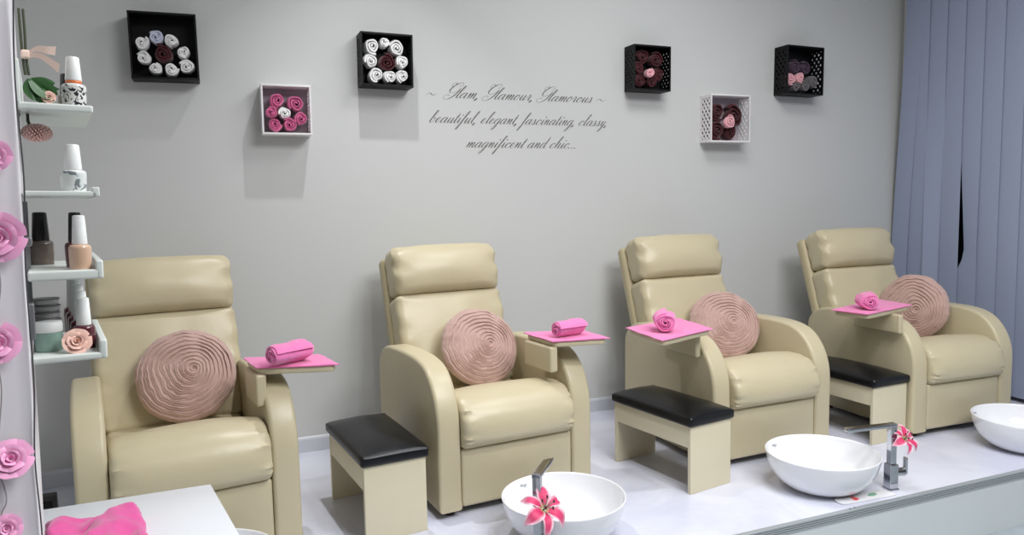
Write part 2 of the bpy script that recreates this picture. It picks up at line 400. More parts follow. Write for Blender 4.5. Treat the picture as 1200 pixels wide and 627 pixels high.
# ------------------------------------------------------------------ calligraphy on the wall
GL = {
 'a': ([[(0, .25), (.2, .62), (.52, .98), (.74, .88)], [(.78, .84), (.55, 1.0), (.28, .82), (.12, .42), (.16, .1), (.34, -.02), (.55, .2), (.74, .6), (.84, 1.0)], [(.84, 1.0), (.78, .6), (.76, .15), (.9, -.02), (1.1, .25)]], 1.1),
 'b': ([[(0, .25), (.25, .8), (.5, 1.6), (.52, 2.15), (.38, 2.2), (.28, 1.7), (.24, 1.0), (.22, .3), (.36, 0), (.62, .1), (.78, .5), (.72, .9), (.56, .85), (.7, .7), (1.0, .8)]], 1.0),
 'c': ([[(0, .25), (.2, .6), (.45, .95), (.66, .9), (.62, .72)], [(.6, .95), (.36, .9), (.16, .5), (.18, .12), (.38, -.02), (.62, .1), (.85, .3)]], .85),
 'd': ([[(0, .25), (.2, .62), (.52, .98), (.72, .88)], [(.76, .84), (.55, 1.0), (.28, .82), (.12, .42), (.16, .1), (.34, -.02), (.55, .2), (.74, .6), (.84, 1.2), (.88, 2.1)], [(.88, 2.1), (.82, 1.2), (.78, .2), (.9, -.02), (1.1, .25)]], 1.1),
 'e': ([[(0, .25), (.3, .4), (.56, .68), (.52, .96), (.34, .95), (.16, .6), (.16, .15), (.36, -.02), (.6, .1), (.82, .3)]], .82),
 'f': ([[(0, .25), (.25, .8), (.55, 1.6), (.6, 2.1), (.48, 2.2), (.36, 1.7), (.28, .6), (.2, -.5), (.06, -1.15), (-.08, -1.0), (.02, -.5), (.3, -.05), (.62, .25)], [(.05, .95), (.35, 1.02), (.62, .98)]], .62),
 'g': ([[(0, .25), (.2, .62), (.52, .98), (.74, .88)], [(.78, .84), (.55, 1.0), (.28, .82), (.12, .42), (.16, .1), (.34, -.02), (.55, .2), (.74, .6), (.84, 1.0)], [(.84, 1.0), (.78, .3), (.66, -.6), (.42, -1.1), (.22, -1.0), (.34, -.6), (.74, -.1), (1.05, .25)]], 1.05),
 'h': ([[(0, .25), (.25, .8), (.5, 1.6), (.5, 2.15), (.38, 2.2), (.28, 1.6), (.22, .8), (.2, 0)], [(.2, .1), (.36, .6), (.58, .98), (.74, .9), (.72, .5), (.7, .1), (.84, -.02), (1.05, .25)]], 1.05),
 'i': ([[(0, .25), (.18, .6), (.28, 1.0)], [(.28, 1.0), (.24, .5), (.24, .1), (.38, -.02), (.58, .25)], [(.42, 1.52), (.36, 1.46), (.42, 1.40)]], .58),
 'l': ([[(0, .25), (.25, .8), (.52, 1.6), (.55, 2.15), (.42, 2.2), (.3, 1.7), (.24, .9), (.24, .15), (.38, -.02), (.6, .25)]], .6),
 'm': ([[(0, .4), (.16, .9), (.28, .95), (.26, .5), (.22, 0)], [(.24, .1), (.4, .6), (.58, .98), (.68, .85), (.64, .4), (.6, 0)], [(.62, .1), (.78, .6), (.96, .98), (1.08, .88), (1.04, .45), (1.04, .08), (1.16, -.02), (1.36, .25)]], 1.36),
 'n': ([[(0, .4), (.16, .9), (.28, .95), (.26, .5), (.22, 0)], [(.24, .1), (.4, .6), (.58, .98), (.7, .88), (.66, .45), (.66, .08), (.78, -.02), (.98, .25)]], .98),
 'o': ([[(0, .25), (.18, .65), (.42, .98)], [(.5, 1.0), (.26, .85), (.12, .45), (.18, .08), (.38, -.02), (.6, .2), (.7, .6), (.62, .92), (.46, .98), (.5, .8), (.7, .7), (.9, .8)]], .88),
 'r': ([[(0, .25), (.16, .7), (.28, 1.1), (.34, .98), (.5, .94), (.56, .8)], [(.54, .9), (.48, .5), (.48, .1), (.6, -.02), (.8, .25)]], .8),
 's': ([[(0, .25), (.22, .7), (.36, 1.08)], [(.36, 1.08), (.44, .75), (.52, .4), (.42, .04), (.2, -.02), (.1, .12), (.24, .14)], [(.42, .02), (.6, .08), (.78, .25)]], .76),
 't': ([[(0, .25), (.2, .8), (.34, 1.75)], [(.34, 1.75), (.26, .9), (.22, .15), (.36, -.02), (.58, .25)], [(.04, 1.12), (.3, 1.14), (.56, 1.16)]], .58),
 'u': ([[(0, .25), (.16, .65), (.26, 1.0)], [(.26, 1.0), (.2, .5), (.22, .08), (.38, -.02), (.58, .3), (.76, 1.0)], [(.76, 1.0), (.7, .5), (.72, .08), (.84, -.02), (1.02, .25)]], 1.02),
 'v': ([[(0, .5), (.14, .9), (.26, .95), (.26, .5), (.24, .1), (.36, -.02), (.56, .2), (.7, .6), (.64, .95), (.56, .85), (.74, .75), (.9, .82)]], .88),
 'y': ([[(0, .4), (.14, .85), (.26, .95), (.26, .5), (.26, .1), (.4, -.02), (.58, .25), (.74, 1.0)], [(.74, 1.0), (.68, .3), (.56, -.6), (.34, -1.1), (.16, -1.0), (.28, -.6), (.66, -.1), (.94, .25)]], .94),
 'G': ([[(1.12, 2.05), (1.42, 2.15), (1.55, 2.5), (1.3, 2.8), (.8, 2.65), (.36, 2.1), (.2, 1.45), (.42, .98), (.85, .92), (1.28, 1.2), (1.56, 1.7)],
        [(.36, 2.1), (.06, 2.1), (-.02, 2.45), (.22, 2.76), (.55, 2.6), (.5, 2.3)],
        [(1.6, 1.78), (1.5, 1.0), (1.24, .25), (.8, -.22), (.26, -.26), (-.06, .08), (.06, .45), (.42, .56), (.7, .36)]], 1.62),
 ',': ([[(.22, .12), (.26, .0), (.20, -.18), (.06, -.36)]], .5),
 '.': ([[(.22, .13), (.20, .06), (.18, -.02)]], .42),
 '~': ([[(0, .42), (.3, .72), (.7, .7), (1.1, .45), (1.5, .4), (1.9, .7)]], 1.9),
}
def line_geo(text, x0, x1, base, xh):
    """ribbon strokes for a line of script whose inked width runs x0..x1 on the wall"""
    SL = 0.62
    strokes, cx = [], 0.0
    for ch in text:
        if ch == ' ':
            cx += 0.62; continue
        st, adv = GL[ch]
        for s in st: strokes.append((ch, [Vector((p[0]+cx, p[1])) for p in s]))
        cx += adv+0.10*(ch == '.')
    sh = [p.x+SL*p.y for c, s in strokes for p in s]
    mn, mx = min(sh), max(sh); k = (x1-x0)/(mx-mn)
    V, F = [], []
    for n_s, (ch, s) in enumerate(strokes):
        path = cat([(p.x, p.y, 0) for p in s], 7)
        n = len(path); b0 = len(V)
        off = 0.0006+0.00004*(n_s % 6)
        for i, p in enumerate(path):
            d = (path[min(i+1, n-1)]-path[max(i-1, 0)])
            d = d.normalized() if d.length > 1e-9 else Vector((1, 0, 0))
            wd = 0.038+0.100*max(0, -d.y)**2
            if ch in '.,' or (ch == 'i' and len(s) == 3 and s[0].y > 1.3): wd = 0.17
            if ch == '~': wd = 0.04+0.16*max(0, -d.y)
            e = min(i, n-1-i)/max(1, n*0.12); wd *= 0.55+0.45*min(1, e)
            q = Vector((p.x+SL*p.y, p.y)); dd = Vector((d.x+SL*d.y, d.y)).normalized()
            nn = Vector((-dd.y, dd.x))*wd*0.5
            for t in (q+nn, q-nn):
                V.append(Vector((x0+(t.x-mn)*k, -off, base+t.y*xh)))
        for i in range(n-1):
            a = b0+2*i; F.append((a, a+1, a+3, a+2))
    return V, F
def build_lettering():
    t = thing('wall_lettering', 'dark calligraphy quote in three lines applied to the pale wall between the shadow boxes', 'wall lettering', (1.70, WALL, 1.55))
    for z, xh, gs in ((1.900, 0.0305, [('~', 499, 512), ('Glam, Glamour, Glamorous', 519, 694), ('~', 698.5, 710)]),
                      (1.762, 0.0305, [('beautiful, elegant, fascinating, classy,', 501, 710)]),
                      (1.627, 0.0305, [('magnificent and chic...', 545, 673)])):
        g = join(*[line_geo(wd, WX(a), WX(b), z-1.55, xh) for wd, a, b in gs])
        obj('text_line', mv(g, -1.70, 0, 0), 'lettering', t, smooth=False)
def WX(px):
    # where a sight line at that picture column meets the back wall at lettering height
    tb = [(499, 1.137), (520, 1.238), (546, 1.367), (580, 1.537), (620, 1.747), (650, 1.914), (680, 2.088), (710, 2.262)]
    for (a, x), (b, y) in zip(tb, tb[1:]):
        if px <= b: return x+(y-x)*(px-a)/(b-a)
    return tb[-1][1]
build_lettering()

# ------------------------------------------------------------------ towel rolls
def spiral_roll(R, L, turns=3.2, th=0.008, seed=0, ell=1.0, cone=0.0, fill=0.80, nl=14):
    """rolled towel: spiral sheet of thickness th swept along +x from -L/2 to L/2, lying round the x axis"""
    rnd = random.Random(seed)
    na = int(turns*26); V, F = [], []
    r0 = max(0.004, R*0.10); R = R+th*0.55
    ph = rnd.random()*6.28
    prof = []
    for i in range(na+1):
        t = i/na; a = ph-turns*2*pi*(1-t)
        r = r0+(R-th-r0)*t
        wob = 1+0.05*sin(3*a+seed)+0.03*sin(5*a+seed*2)
        prof.append((a, r*wob, t))
    tt = th*fill
    ring = []
    for (a, r, t) in prof: ring.append((a, r+tt*0.5*(1.0), t, 0))
    for (a, r, t) in reversed(prof): ring.append((a, r-tt*0.5, t, 1))
    n = len(ring)
    for j in range(nl+1):
        s = j/nl; x = -L/2+L*s
        for (a, r, t, side) in ring:
            e = 0
            endf = min(s, 1-s)
            rr = r*(1-0.10*max(0, 1-endf*9)**2)
            rr *= 1+0.02*sin(9*s+a*2+seed)
            xo = x+cone*(1-t)*(1 if s > .5 else -1)*max(0, 1-endf*5)+0.004*sin(a*1.7+seed)*(1 if s < .5 else -1)
            dz = 0
            V.append(Vector((xo, rr*cos(a), rr*sin(a)*ell)))
    for j in range(nl):
        for i in range(n):
            i2 = (i+1) % n; F.append((j*n+i, j*n+i2, (j+1)*n+i2, (j+1)*n+i))
    for j in (0, nl):     # close the ends strip by strip
        for i in range(na):
            q = (j*n+i, j*n+i+1, j*n+n-2-i, j*n+n-1-i)
            F.append(q if j else tuple(reversed(q)))
    return V, F
def core(R, L):
    return tube([(-L/2, 0, 0), (L/2, 0, 0)], R, 14)

# ------------------------------------------------------------------ shadow boxes on the wall
def lattice(wd, ht, th, nx, nz, m, bw):
    """pierced side board in local x-z: border m and crossing diagonal bars that leave tall diamond holes"""
    hx, hz = wd/2-m*0.7, ht/2-m*0.7
    gs = [box(-wd/2, wd/2, -th/2, th/2, -ht/2, -ht/2+m), box(-wd/2, wd/2, -th/2, th/2, ht/2-m, ht/2),
          box(-wd/2, -wd/2+m, -th/2, th/2, -ht/2+m, ht/2-m), box(wd/2-m, wd/2, -th/2, th/2, -ht/2+m, ht/2-m)]
    cw, chh = 2*hx/nx, 2*hz/nz
    k = chh/cw
    for sg in (-1, 1):
        c = -hz-k*hx-chh*int(2*k*hx/chh+2)
        while c < hz+k*hx+chh:
            # z = sg*k*x + c clipped to the opening
            xs = []
            x0, x1 = -hx, hx
            lo, hi = sorted(((-hz-c)/(sg*k), (hz-c)/(sg*k)))
            x0, x1 = max(x0, lo), min(x1, hi)
            if x1-x0 > 0.006:
                p, q = Vector((x0, 0, sg*k*x0+c)), Vector((x1, 0, sg*k*x1+c))
                d = (q-p).normalized(); nn = Vector((-d.z, 0, d.x))*bw/2; yy = Vector((0, th*0.38+0.0002*sg, 0))
                V = [p+nn-yy, p-nn-yy, q-nn-yy, q+nn-yy, p+nn+yy, p-nn+yy, q-nn+yy, q+nn+yy]
                gs.append((V, [(0, 1, 2, 3), (7, 6, 5, 4), (0, 4, 5, 1), (1, 5, 6, 2), (2, 6, 7, 3), (3, 7, 4, 0)]))
            c += chh
    return join(*gs)

def shadow_box(x0, x1, z0, z1, depth, m, lining, label, roll):
    wd, ht = x1-x0, z1-z0
    t = thing('shadow_box', label, 'shadow box', ((x0+x1)/2, WALL, z0), 0, 'shadow boxes on the wall')
    t.rotation_euler = (0, roll, 0)
    T = 0.010
    hw = wd/2
    obj('back_panel', box(-hw+T, hw-T, -0.008, -0.002, T, ht-T), lining, t, smooth=False)
    obj('top_panel', box(-hw, hw, -depth, -0.001, ht-T, ht, 0.0012), m, t)
    obj('bottom_panel', box(-hw, hw, -depth, -0.001, 0, T, 0.0012), m, t)
    for s in (-1, 1):
        g = rt(lattice(depth-0.001, ht-2*T-0.0002, 0.008, 3, 6, 0.010, 0.0072 if m == 'white_box' else 0.0135), 'Z', pi/2)
        obj('lattice_side', mv(g, s*(hw-0.0045), -depth/2-0.0005, ht/2), m, t, smooth=False)
    # thin front edging, as broad as the boards are thick
    return t
def box_rolls(x0, x1, z0, z1, depth, rolls, desc, group, R=None):
    P = []
    for fx, fz, fr, m, name, lab in rolls:
        big = 1.30 if ('middle of the leftmost' in lab or 'centred' in lab) else 1.22
        front = m == 'lightpink_towel' and 'rightmost' not in lab          # this one lies in front of the others
        if front: big = 0.88
        P.append([x0+fx*(x1-x0), z0+fz*(z1-z0), fr*(x1-x0)*big, x0+fx*(x1-x0), z0+fz*(z1-z0), front])
    two = any(p[5] for p in P)
    def clamp(p):
        e = 0.0115+p[2]*1.03
        p[0] = max(x0+e, min(x1-e, p[0])); p[1] = max(z0+e, min(z1-e, p[1]))
    for it in range(400):
        for p in P:
            clamp(p)
            p[0] += (p[3]-p[0])*0.05; p[1] += (p[4]-p[1])*0.05
        for i in range(len(P)):
            for j in range(i):
                if P[i][5] or P[j][5]: continue
                dx, dz = P[i][0]-P[j][0], P[i][1]-P[j][1]; d = sqrt(dx*dx+dz*dz)+1e-6
                o = (P[i][2]+P[j][2])*0.88-d
                if o > 0:
                    for p, sg in ((P[i], 1), (P[j], -1)):
                        p[0] += sg*dx/d*o*0.15; p[1] += sg*dz/d*o*0.15
                        if 60 < it < 300 and o > 0.006: p[2] *= 0.9998
    for k, (fx, fz, fr, m, name, lab) in enumerate(rolls):
        x, z, rad = P[k][:3]
        L = 0.080 if not two else (0.036 if P[k][5] else 0.054)
        g = spiral_roll(rad-0.002, L, 2.6, min(0.0105, rad*0.27), seed=k*3+int(x0*40), ell=0.92, cone=0.004, fill=0.90, nl=5)
        g = rt(g, 'Z', -pi/2)                       # axis to -y: the spiral faces the room
        g = rt(g, 'Y', random.random()*6.28)
        o = obj('rolled_towel', g, m, None, (x, WALL-0.019-L/2-0.004*(k % 3)-(0.060 if P[k][5] else 0)+(0.0 if 'middle of the leftmost' not in lab and 'centred' not in lab else 0.008), z), (random.uniform(-.04, .04), 0, random.uniform(-.04, .04)))
        tag(o, lab, 'towel', group)

def fr(cx, cy, r, L, T, Rr, B):   # crop pixels -> fractions of the box front
    return ((cx-L)/(Rr-L), (B-cy)/(B-T), r/(Rr-L))
POS = {}
def build_boxes():
    D = 0.115
    # ---- large black box at the far left
    a = (-0.305, -0.012, 1.924, 2.232)
    shadow_box(*a, D, 'black_box', 'black_box', 'leftmost black shadow box, at the upper left of the wall, with white towel rolls', radians(-0.5))
    pts = [(200, 285, 50, 'upper left'), (292, 252, 52, 'top'), (398, 268, 48, 'upper right'), (482, 338, 46, 'right'), (490, 435, 54, 'lower right'), (385, 452, 50, 'bottom right'), (275, 455, 46, 'bottom left'), (204, 388, 50, 'left')]
    R = []
    for i, (cx, cy, r, p) in enumerate(pts):
        R.append(fr(cx, cy, r, 115, 82, 580, 532)+('blue_white_towel' if i == 1 else 'white_towel', 'rolled_towel',
                 ('bluish white' if i == 1 else 'white')+' rolled washcloth at the %s of the ring in the leftmost black box' % p))
    R.append(fr(342, 360, 62, 115, 82, 580, 532)+('burgundy_towel', 'rolled_towel', 'dark burgundy rolled washcloth in the middle of the leftmost black box'))
    box_rolls(*a, D, R, '', 'washcloths in the leftmost black box')
    # ---- small white box
    a = (0.262, 0.503, 1.674, 1.922)
    shadow_box(*a, D, 'white_box', 'mauve_lining', 'small white lattice-sided shadow box filled with pink towel rolls', radians(0.3))
    pts = [(272, 268, 60, 'top left'), (410, 275, 64, 'top right'), (222, 345, 50, 'left'), (250, 430, 56, 'bottom left'), (385, 433, 60, 'bottom right'), (465, 378, 56, 'right')]
    R = [fr(cx, cy, r, 148, 108, 530, 490)+('rose_towel', '', 'rose pink rolled washcloth at the %s of the small white box' % p) for cx, cy, r, p in pts]
    R.append(fr(340, 352, 52, 148, 108, 530, 490)+('white_towel', '', 'white rolled washcloth amid the pink ones in the small white box'))
    box_rolls(*a, D, R, '', 'washcloths in the white box with pink rolls')
    # ---- black box with white ring
    a = (0.762, 1.037, 1.932, 2.206)
    shadow_box(*a, D, 'black_box', 'black_box', 'black shadow box just left of the lettering, white rolls ringing a red one', radians(0.6))
    pts = [(252, 235, 56, 'upper left'), (385, 240, 55, 'upper right'), (318, 205, 36, 'top'), (220, 325, 54, 'left'), (262, 425, 55, 'lower left'), (358, 445, 50, 'bottom'), (450, 408, 48, 'lower right'), (446, 318, 47, 'right')]
    R = [fr(cx, cy, r, 145, 125, 515, 500)+('white_towel', '', 'white rolled washcloth at the %s of the ring beside the lettering' % p) for cx, cy, r, p in pts]
    R.append(fr(335, 345, 62, 145, 125, 515, 500)+('burgundy_towel', '', 'dark red rolled washcloth centred in the white ring beside the lettering'))
    box_rolls(*a, D, R, '', 'washcloths in the black box beside the lettering')
    # ---- black box with burgundy rolls
    a = (2.391, 2.650, 1.969, 2.238)
    shadow_box(*a, D, 'black_box', 'black_box', 'black shadow box just right of the lettering, burgundy rolls round one pink', radians(0.4))
    pts = [(365, 235, 60, 'upper left'), (480, 262, 64, 'upper right'), (306, 330, 52, 'left'), (515, 365, 56, 'right'), (330, 440, 58, 'lower left'), (455, 450, 58, 'lower right')]
    R = [fr(cx, cy, r, 255, 110, 590, 525)+('burgundy_towel', '', 'burgundy rolled washcloth at the %s of the black box right of the lettering' % p) for cx, cy, r, p in pts]
    R.append(fr(400, 362, 52, 255, 110, 590, 525)+('lightpink_towel', '', 'pale pink rolled washcloth alone among burgundy ones, right of the lettering'))
    box_rolls(*a, D, R, '', 'washcloths in the black box right of the lettering')
    # ---- white box with burgundy rolls
    a = (2.948, 3.255, 1.666, 1.966)
    shadow_box(*a, D, 'white_box', 'mauve_lining', 'white lattice-sided shadow box holding burgundy towel rolls', radians(0.2))
    pts = [(300, 312, 66, 'upper left'), (470, 365, 78, 'right'), (318, 448, 68, 'lower left'), (432, 462, 55, 'bottom right')]
    R = [fr(cx, cy, r, 240, 118, 575, 525)+('burgundy_towel', '', 'burgundy rolled washcloth at the %s of the white box' % p) for cx, cy, r, p in pts]
    R.append(fr(398, 350, 62, 240, 118, 575, 525)+('lightpink_towel', '', 'pale pink rolled washcloth on the burgundy ones in the white box'))
    box_rolls(*a, D, R, '', 'washcloths in the white box with burgundy rolls')
    # ---- black box at the right
    a = (3.540, 3.848, 1.985, 2.298)
    shadow_box(*a, D+0.012, 'black_box', 'black_box', 'rightmost black shadow box, holding small pink, grey and plum rolls', radians(0.8))
    pts = [(288, 400, 48, 'lightpink_towel', 'pale pink', 'left of the middle'), (382, 395, 44, 'lightpink_towel', 'pale pink', 'middle'), (490, 412, 42, 'grey_towel', 'grey', 'right'), (338, 472, 38, 'grey_towel', 'grey', 'bottom left'), (430, 470, 40, 'grey_towel', 'grey', 'bottom middle'),
           (330, 318, 46, 'plum_towel', 'dark plum', 'upper left'), (420, 320, 46, 'plum_towel', 'dark plum', 'upper right')]
    R = [fr(cx, cy, r, 245, 115, 565, 525)+(m, '', '%s rolled washcloth, %s of the rightmost black box' % (c, p)) for cx, cy, r, m, c, p in pts]
    box_rolls(*a, D, R, '', 'washcloths in the rightmost black box')
build_boxes()

# ------------------------------------------------------------------ recliners
HW = 0.375
def arm_profile():
    base = [(0.0, 0.030), (0.0, 0.25), (0.0, 0.385), (0.012, 0.462), (0.042, 0.530), (0.09, 0.588), (0.15, 0.625), (0.23, 0.643), (0.33, 0.648),
            (0.50, 0.645), (0.66, 0.632), (0.74, 0.604), (0.782, 0.565), (0.802, 0.51), (0.806, 0.3), (0.806, 0.030)]
    c = cat([(p[0], p[1], 0) for p in base], 4)
    return [(p.x, p.y) for p in c]
def pucker(p, hx, amp, freq, axis_t):
    """small gathers near the side seams of a cushion"""
    e = max(0.0, 1-(hx-abs(p.x))/0.09)
    return amp*e*e*sin(freq*axis_t+3*sin(7*axis_t))
def recliner(name_label, FL, ang, tray_pts, tray_z, bracket, seed):
    a = radians(ang); ca, sa = cos(a), sin(a)
    origin = Vector((FL[0]+HW*ca-0.36*-sa*-1*-1, 0, 0))
    ox = FL[0]+HW*ca; oy = FL[1]+HW*sa
    t = thing('recliner', name_label, 'recliner', (ox, oy, 0), a, 'cream pedicure recliners')
    # base and feet
    obj('base_frame', box(-0.262, 0.262, 0.05, 0.70, 0.035, 0.12, 0.004), 'black_base', t)
    for sx in (-0.31, 0.31):
        for y in (0.06, 0.67):
            obj('foot', mv(lathe([(0.022, 0), (0.024, 0.03), (0.024, 0.046)], 16), sx, y, 0), 'black_base', t)
    prof = arm_profile()
    for s in (-1, 1):
        g = prism_x(prof, s*HW if s < 0 else s*HW-0.103, s*HW+0.103 if s < 0 else s*HW, 0.016, 5)
        def bulge(p):
            q = Vector(p); cx = s*(HW-0.0515)
            side = (q.x-cx)/0.0515
            k = smooth(0.0, 0.25, q.y)*smooth(0.74, 0.5, q.y)*smooth(0.05, 0.3, q.z)*smooth(0.66, 0.5, q.z)
            return q+Vector((side*0.004*k, 0, 0))
        am = obj('arm', warp(g, bulge), 'leather', t)
        for xs in (-1, 1):
            xx = s*(HW-0.0515)+xs*(0.0515-0.0035)
            pts = [(xx, p[0]+ (0.0 if p[0] < 0.02 else 0.0), p[1]) for p in prof[4:-3]]
            # seam follows the rounded edge slightly inside
        # seam line along outer edge
    # seat cushion
    sw = 0.540
    sp = cat([(p[0], p[1], 0) for p in ((0.66, 0.30), (0.66, 0.395), (0.60, 0.404), (0.50, 0.408), (0.38, 0.430), (0.26, 0.468), (0.16, 0.494), (0.085, 0.497), (0.025, 0.480),
              (-0.016, 0.444), (-0.036, 0.395), (-0.038, 0.350), (-0.026, 0.312), (0.000, 0.290), (0.05, 0.284), (0.30, 0.284), (0.55, 0.286))], 4)
    g = loft_x([(p.x, p.y) for p in sp], sw, 0.026, 22, 4)
    def seat(p):
        q = Vector(p); hx = sw/2; y0 = q.y
        up = smooth(0.29, 0.46, q.z); cx = 1-abs(q.x/hx)**2.6
        fr_ = smooth(0.12, -0.03, y0)
        q.z += 0.018*cx*up*smooth(-0.05, 0.1, y0)*(1-0.5*smooth(.2, .5, y0))
        q.y -= 0.016*cx*fr_*smooth(0.286, 0.33, q.z)
        e = max(0.0, 1-(hx-abs(q.x))/0.075)
        q.y += 0.0075*e*fr_*sin(165*q.z+4*sin(40*q.z)+seed)*smooth(0.29, 0.32, q.z)
        q.z += 0.0045*e*up*sin(80*y0+3*sin(30*y0)+seed)
        q.z += 0.004*noise.noise(Vector((q.x*6, y0*6, seed)))*up
        return q
    obj('seat', warp(g, seat), 'leather', t)
    # footrest panel below the seat
    g = rbox(0.540, 0.055, 0.252, 0.014, (10, 1, 8), 3, (0, 0.032, 0.162))
    def foot(p):
        q = Vector(p)
        q.y -= 0.010*(1-(q.x/0.26)**2)*smooth(0.05, 0.2, q.z)
        q.y += 0.0025*noise.noise(Vector((q.x*8, q.z*8, seed+5)))
        return q
    obj('footrest', warp(g, foot), 'leather', t)
    # reclined back: shell, lower cushion, headrest
    tb = radians(19); y0, z0 = 0.575, 0.36
    def tilt(p):     # local (x, depth, height along the back)
        q = Vector(p)
        return Vector((q.x, y0+q.y*cos(tb)+q.z*sin(tb), z0-q.y*sin(tb)+q.z*cos(tb)))
    sh = rbox(0.604, 0.075, 0.735, 0.028, (6, 1, 8), 3, (0, 0.165, 0.395))
    obj('back_shell', warp(sh, tilt), 'leather_shell', t)
    lw = 0.586
    g = rbox(lw, 0.15, 0.500, 0.036, (18, 3, 14), 4, (0, 0.070, 0.285))
    def low(p):
        q = Vector(p); hx = lw/2
        f = smooth(0.1, 0.0, q.y)
        q.y -= 0.018*f*(1-(q.x/hx)**2)*(0.4+0.6*sin(pi*min(1, max(0, (q.z-0.03)/0.5))))
        q.y -= 0.008*f*smooth(0.25, 0.1, q.z)
        q.y += pucker(q, hx, 0.012, 70, q.z)*(0.4+0.6*f)
        q.x *= 1-0.07*smooth(0.16, 0.0, q.z)
        q.y += 0.004*noise.noise(Vector((q.x*7, q.z*7, seed+9)))*f
        return tilt(q)
    obj('backrest', warp(g, low), 'leather', t)
    hw_ = 0.580
    g = rbox(hw_, 0.160, 0.246, 0.038, (20, 4, 8), 4, (0, 0.056, 0.657))
    def head(p):
        q = Vector(p); hx = hw_/2
        f = smooth(0.1, -0.02, q.y)
        u = (q.z-0.53)/0.25
        q.y -= 0.044*f*(1-abs(q.x/hx)**3)*sin(pi*max(0, min(1, u)))**0.8
        q.z += 0.010*(1-(q.x/hx)**2)*smooth(.6, 1, u)
        q.y += pucker(q, hx, 0.016, 62, q.z+0.3*abs(q.y))*(0.4+0.6*f)
        q.z += pucker(q, hx, 0.007, 80, q.y)*(1 if u > .5 else -.3)
        q.z += 0.004*noise.noise(Vector((q.x*9, q.y*5, seed+2)))
        q.y += 0.004*noise.noise(Vector((q.x*8, q.z*9, seed+3)))*f
        return tilt(q)
    obj('headrest', warp(g, head), 'leather', t)
    # tray with its bracket (given in world coordinates, moved into the chair's frame)
    Minv = Matrix.Rotation(-a, 4, 'Z') @ Matrix.Translation((-ox, -oy, 0))
    cx = sum(p[0] for p in tray_pts)/4; cy = sum(p[1] for p in tray_pts)/4
    P = [Vector((cx+(p[0]-cx)*0.96, cy+(p[1]-cy)*0.96, 0)) for p in tray_pts]
    tr = quad_slab(P, tray_z-0.030, tray_z-0.003, 0.010)
    tray = obj('tray', xf(tr, Minv), 'leather', t)
    A, B, hgt, wd = bracket
    A = Vector((A[0], A[1], 0)); B = Vector((B[0], B[1], 0)); d = (B-A); Ln = d.length; an = atan2(d.y, d.x)
    g = rbox(Ln, wd, hgt, 0.010, (2, 1, 2), 3, (Ln/2, 0, tray_z-0.030-hgt/2+0.002))
    g = xf(g, Matrix.Translation((A.x, A.y, 0)) @ Matrix.Rotation(an, 4, 'Z'))
    obj('tray_bracket', xf(g, Minv), 'leather', t)
    return t
def quad_slab(P, z0, z1, r):
    """slab with rounded corners and edges on four ground points"""
    pts = []
    n = len(P)
    cr = 0.03
    for i in range(n):
        p, a, b = P[i], P[i-1], P[(i+1) % n]
        u = (a-p).normalized(); v = (b-p).normalized()
        for k in range(5):
            t = k/4
            q = (p+u*cr)*(1-t)**2+p*2*t*(1-t)+(p+v*cr)*t*t
            pts.append(q)
    ar = sum(pts[i].x*pts[(i+1) % len(pts)].y-pts[(i+1) % len(pts)].x*pts[i].y for i in range(len(pts)))
    if ar < 0: pts.reverse()
    c = sum(pts, Vector())/len(pts); m = len(pts); h = (z1-z0)/2; r = min(r, h)
    rings = []
    K = 4
    for k in range(K+1):
        an = pi/2*k/K; rings.append((z0+r-r*cos(an), r-r*sin(an)))
    for k in range(K, -1, -1):
        an = pi/2*k/K; rings.append((z1-r+r*cos(an), r-r*sin(an)))
    V, F = [], []
    for z, ins in rings:
        for p in pts:
            d = (c-p); V.append(Vector((p.x, p.y, z))+Vector((d.x, d.y, 0)).normalized()*ins)
    for j in range(len(rings)-1):
        for i in range(m):
            i2 = (i+1) % m; F.append((j*m+i, j*m+i2, (j+1)*m+i2, (j+1)*m+i))
    F.append(tuple(reversed(range(m)))); F.append(tuple(range((len(rings)-1)*m, len(rings)*m)))
    return V, F
TZ = 0.70
TR = [[(0.099, 3.202), (0.137, 2.992), (0.436, 2.907), (0.397, 3.124)],
      [(1.347, 3.198), (1.378, 2.943), (1.637, 2.898), (1.619, 3.129)],
      [(1.840, 3.090), (1.811, 2.738), (2.185, 2.878), (2.219, 3.205)],
      [(3.099, 3.048), (3.140, 2.850), (3.600, 2.970), (3.640, 3.230)]]
CH = [((-0.470, 2.795), 8), ((0.820, 2.879), 5), ((2.190, 2.871), 1.2), ((3.440, 2.810), -2)]
BR = [((0.118, 3.17), (0.150, 2.975), 0.125, 0.04), ((1.352, 3.17), (1.385, 2.945), 0.115, 0.04),
      ((2.158, 3.27), (2.158, 2.950), 0.125, 0.030), ((3.418, 3.19), (3.412, 2.872), 0.105, 0.030)]
LB = ['cream leather recliner nearest the nail polish rack, at the left', 'cream leather recliner beside the black-topped stool, its basin with a dark spouted tap',
      'cream leather recliner third from the left, pink towel tray on its left arm', 'cream leather recliner in the far right corner against the blind']
LB[1] = 'cream leather recliner second from the left, below the start of the lettering'
for i in range(4):
    recliner(LB[i], CH[i][0], CH[i][1], TR[i], TZ, BR[i], i*1.7)

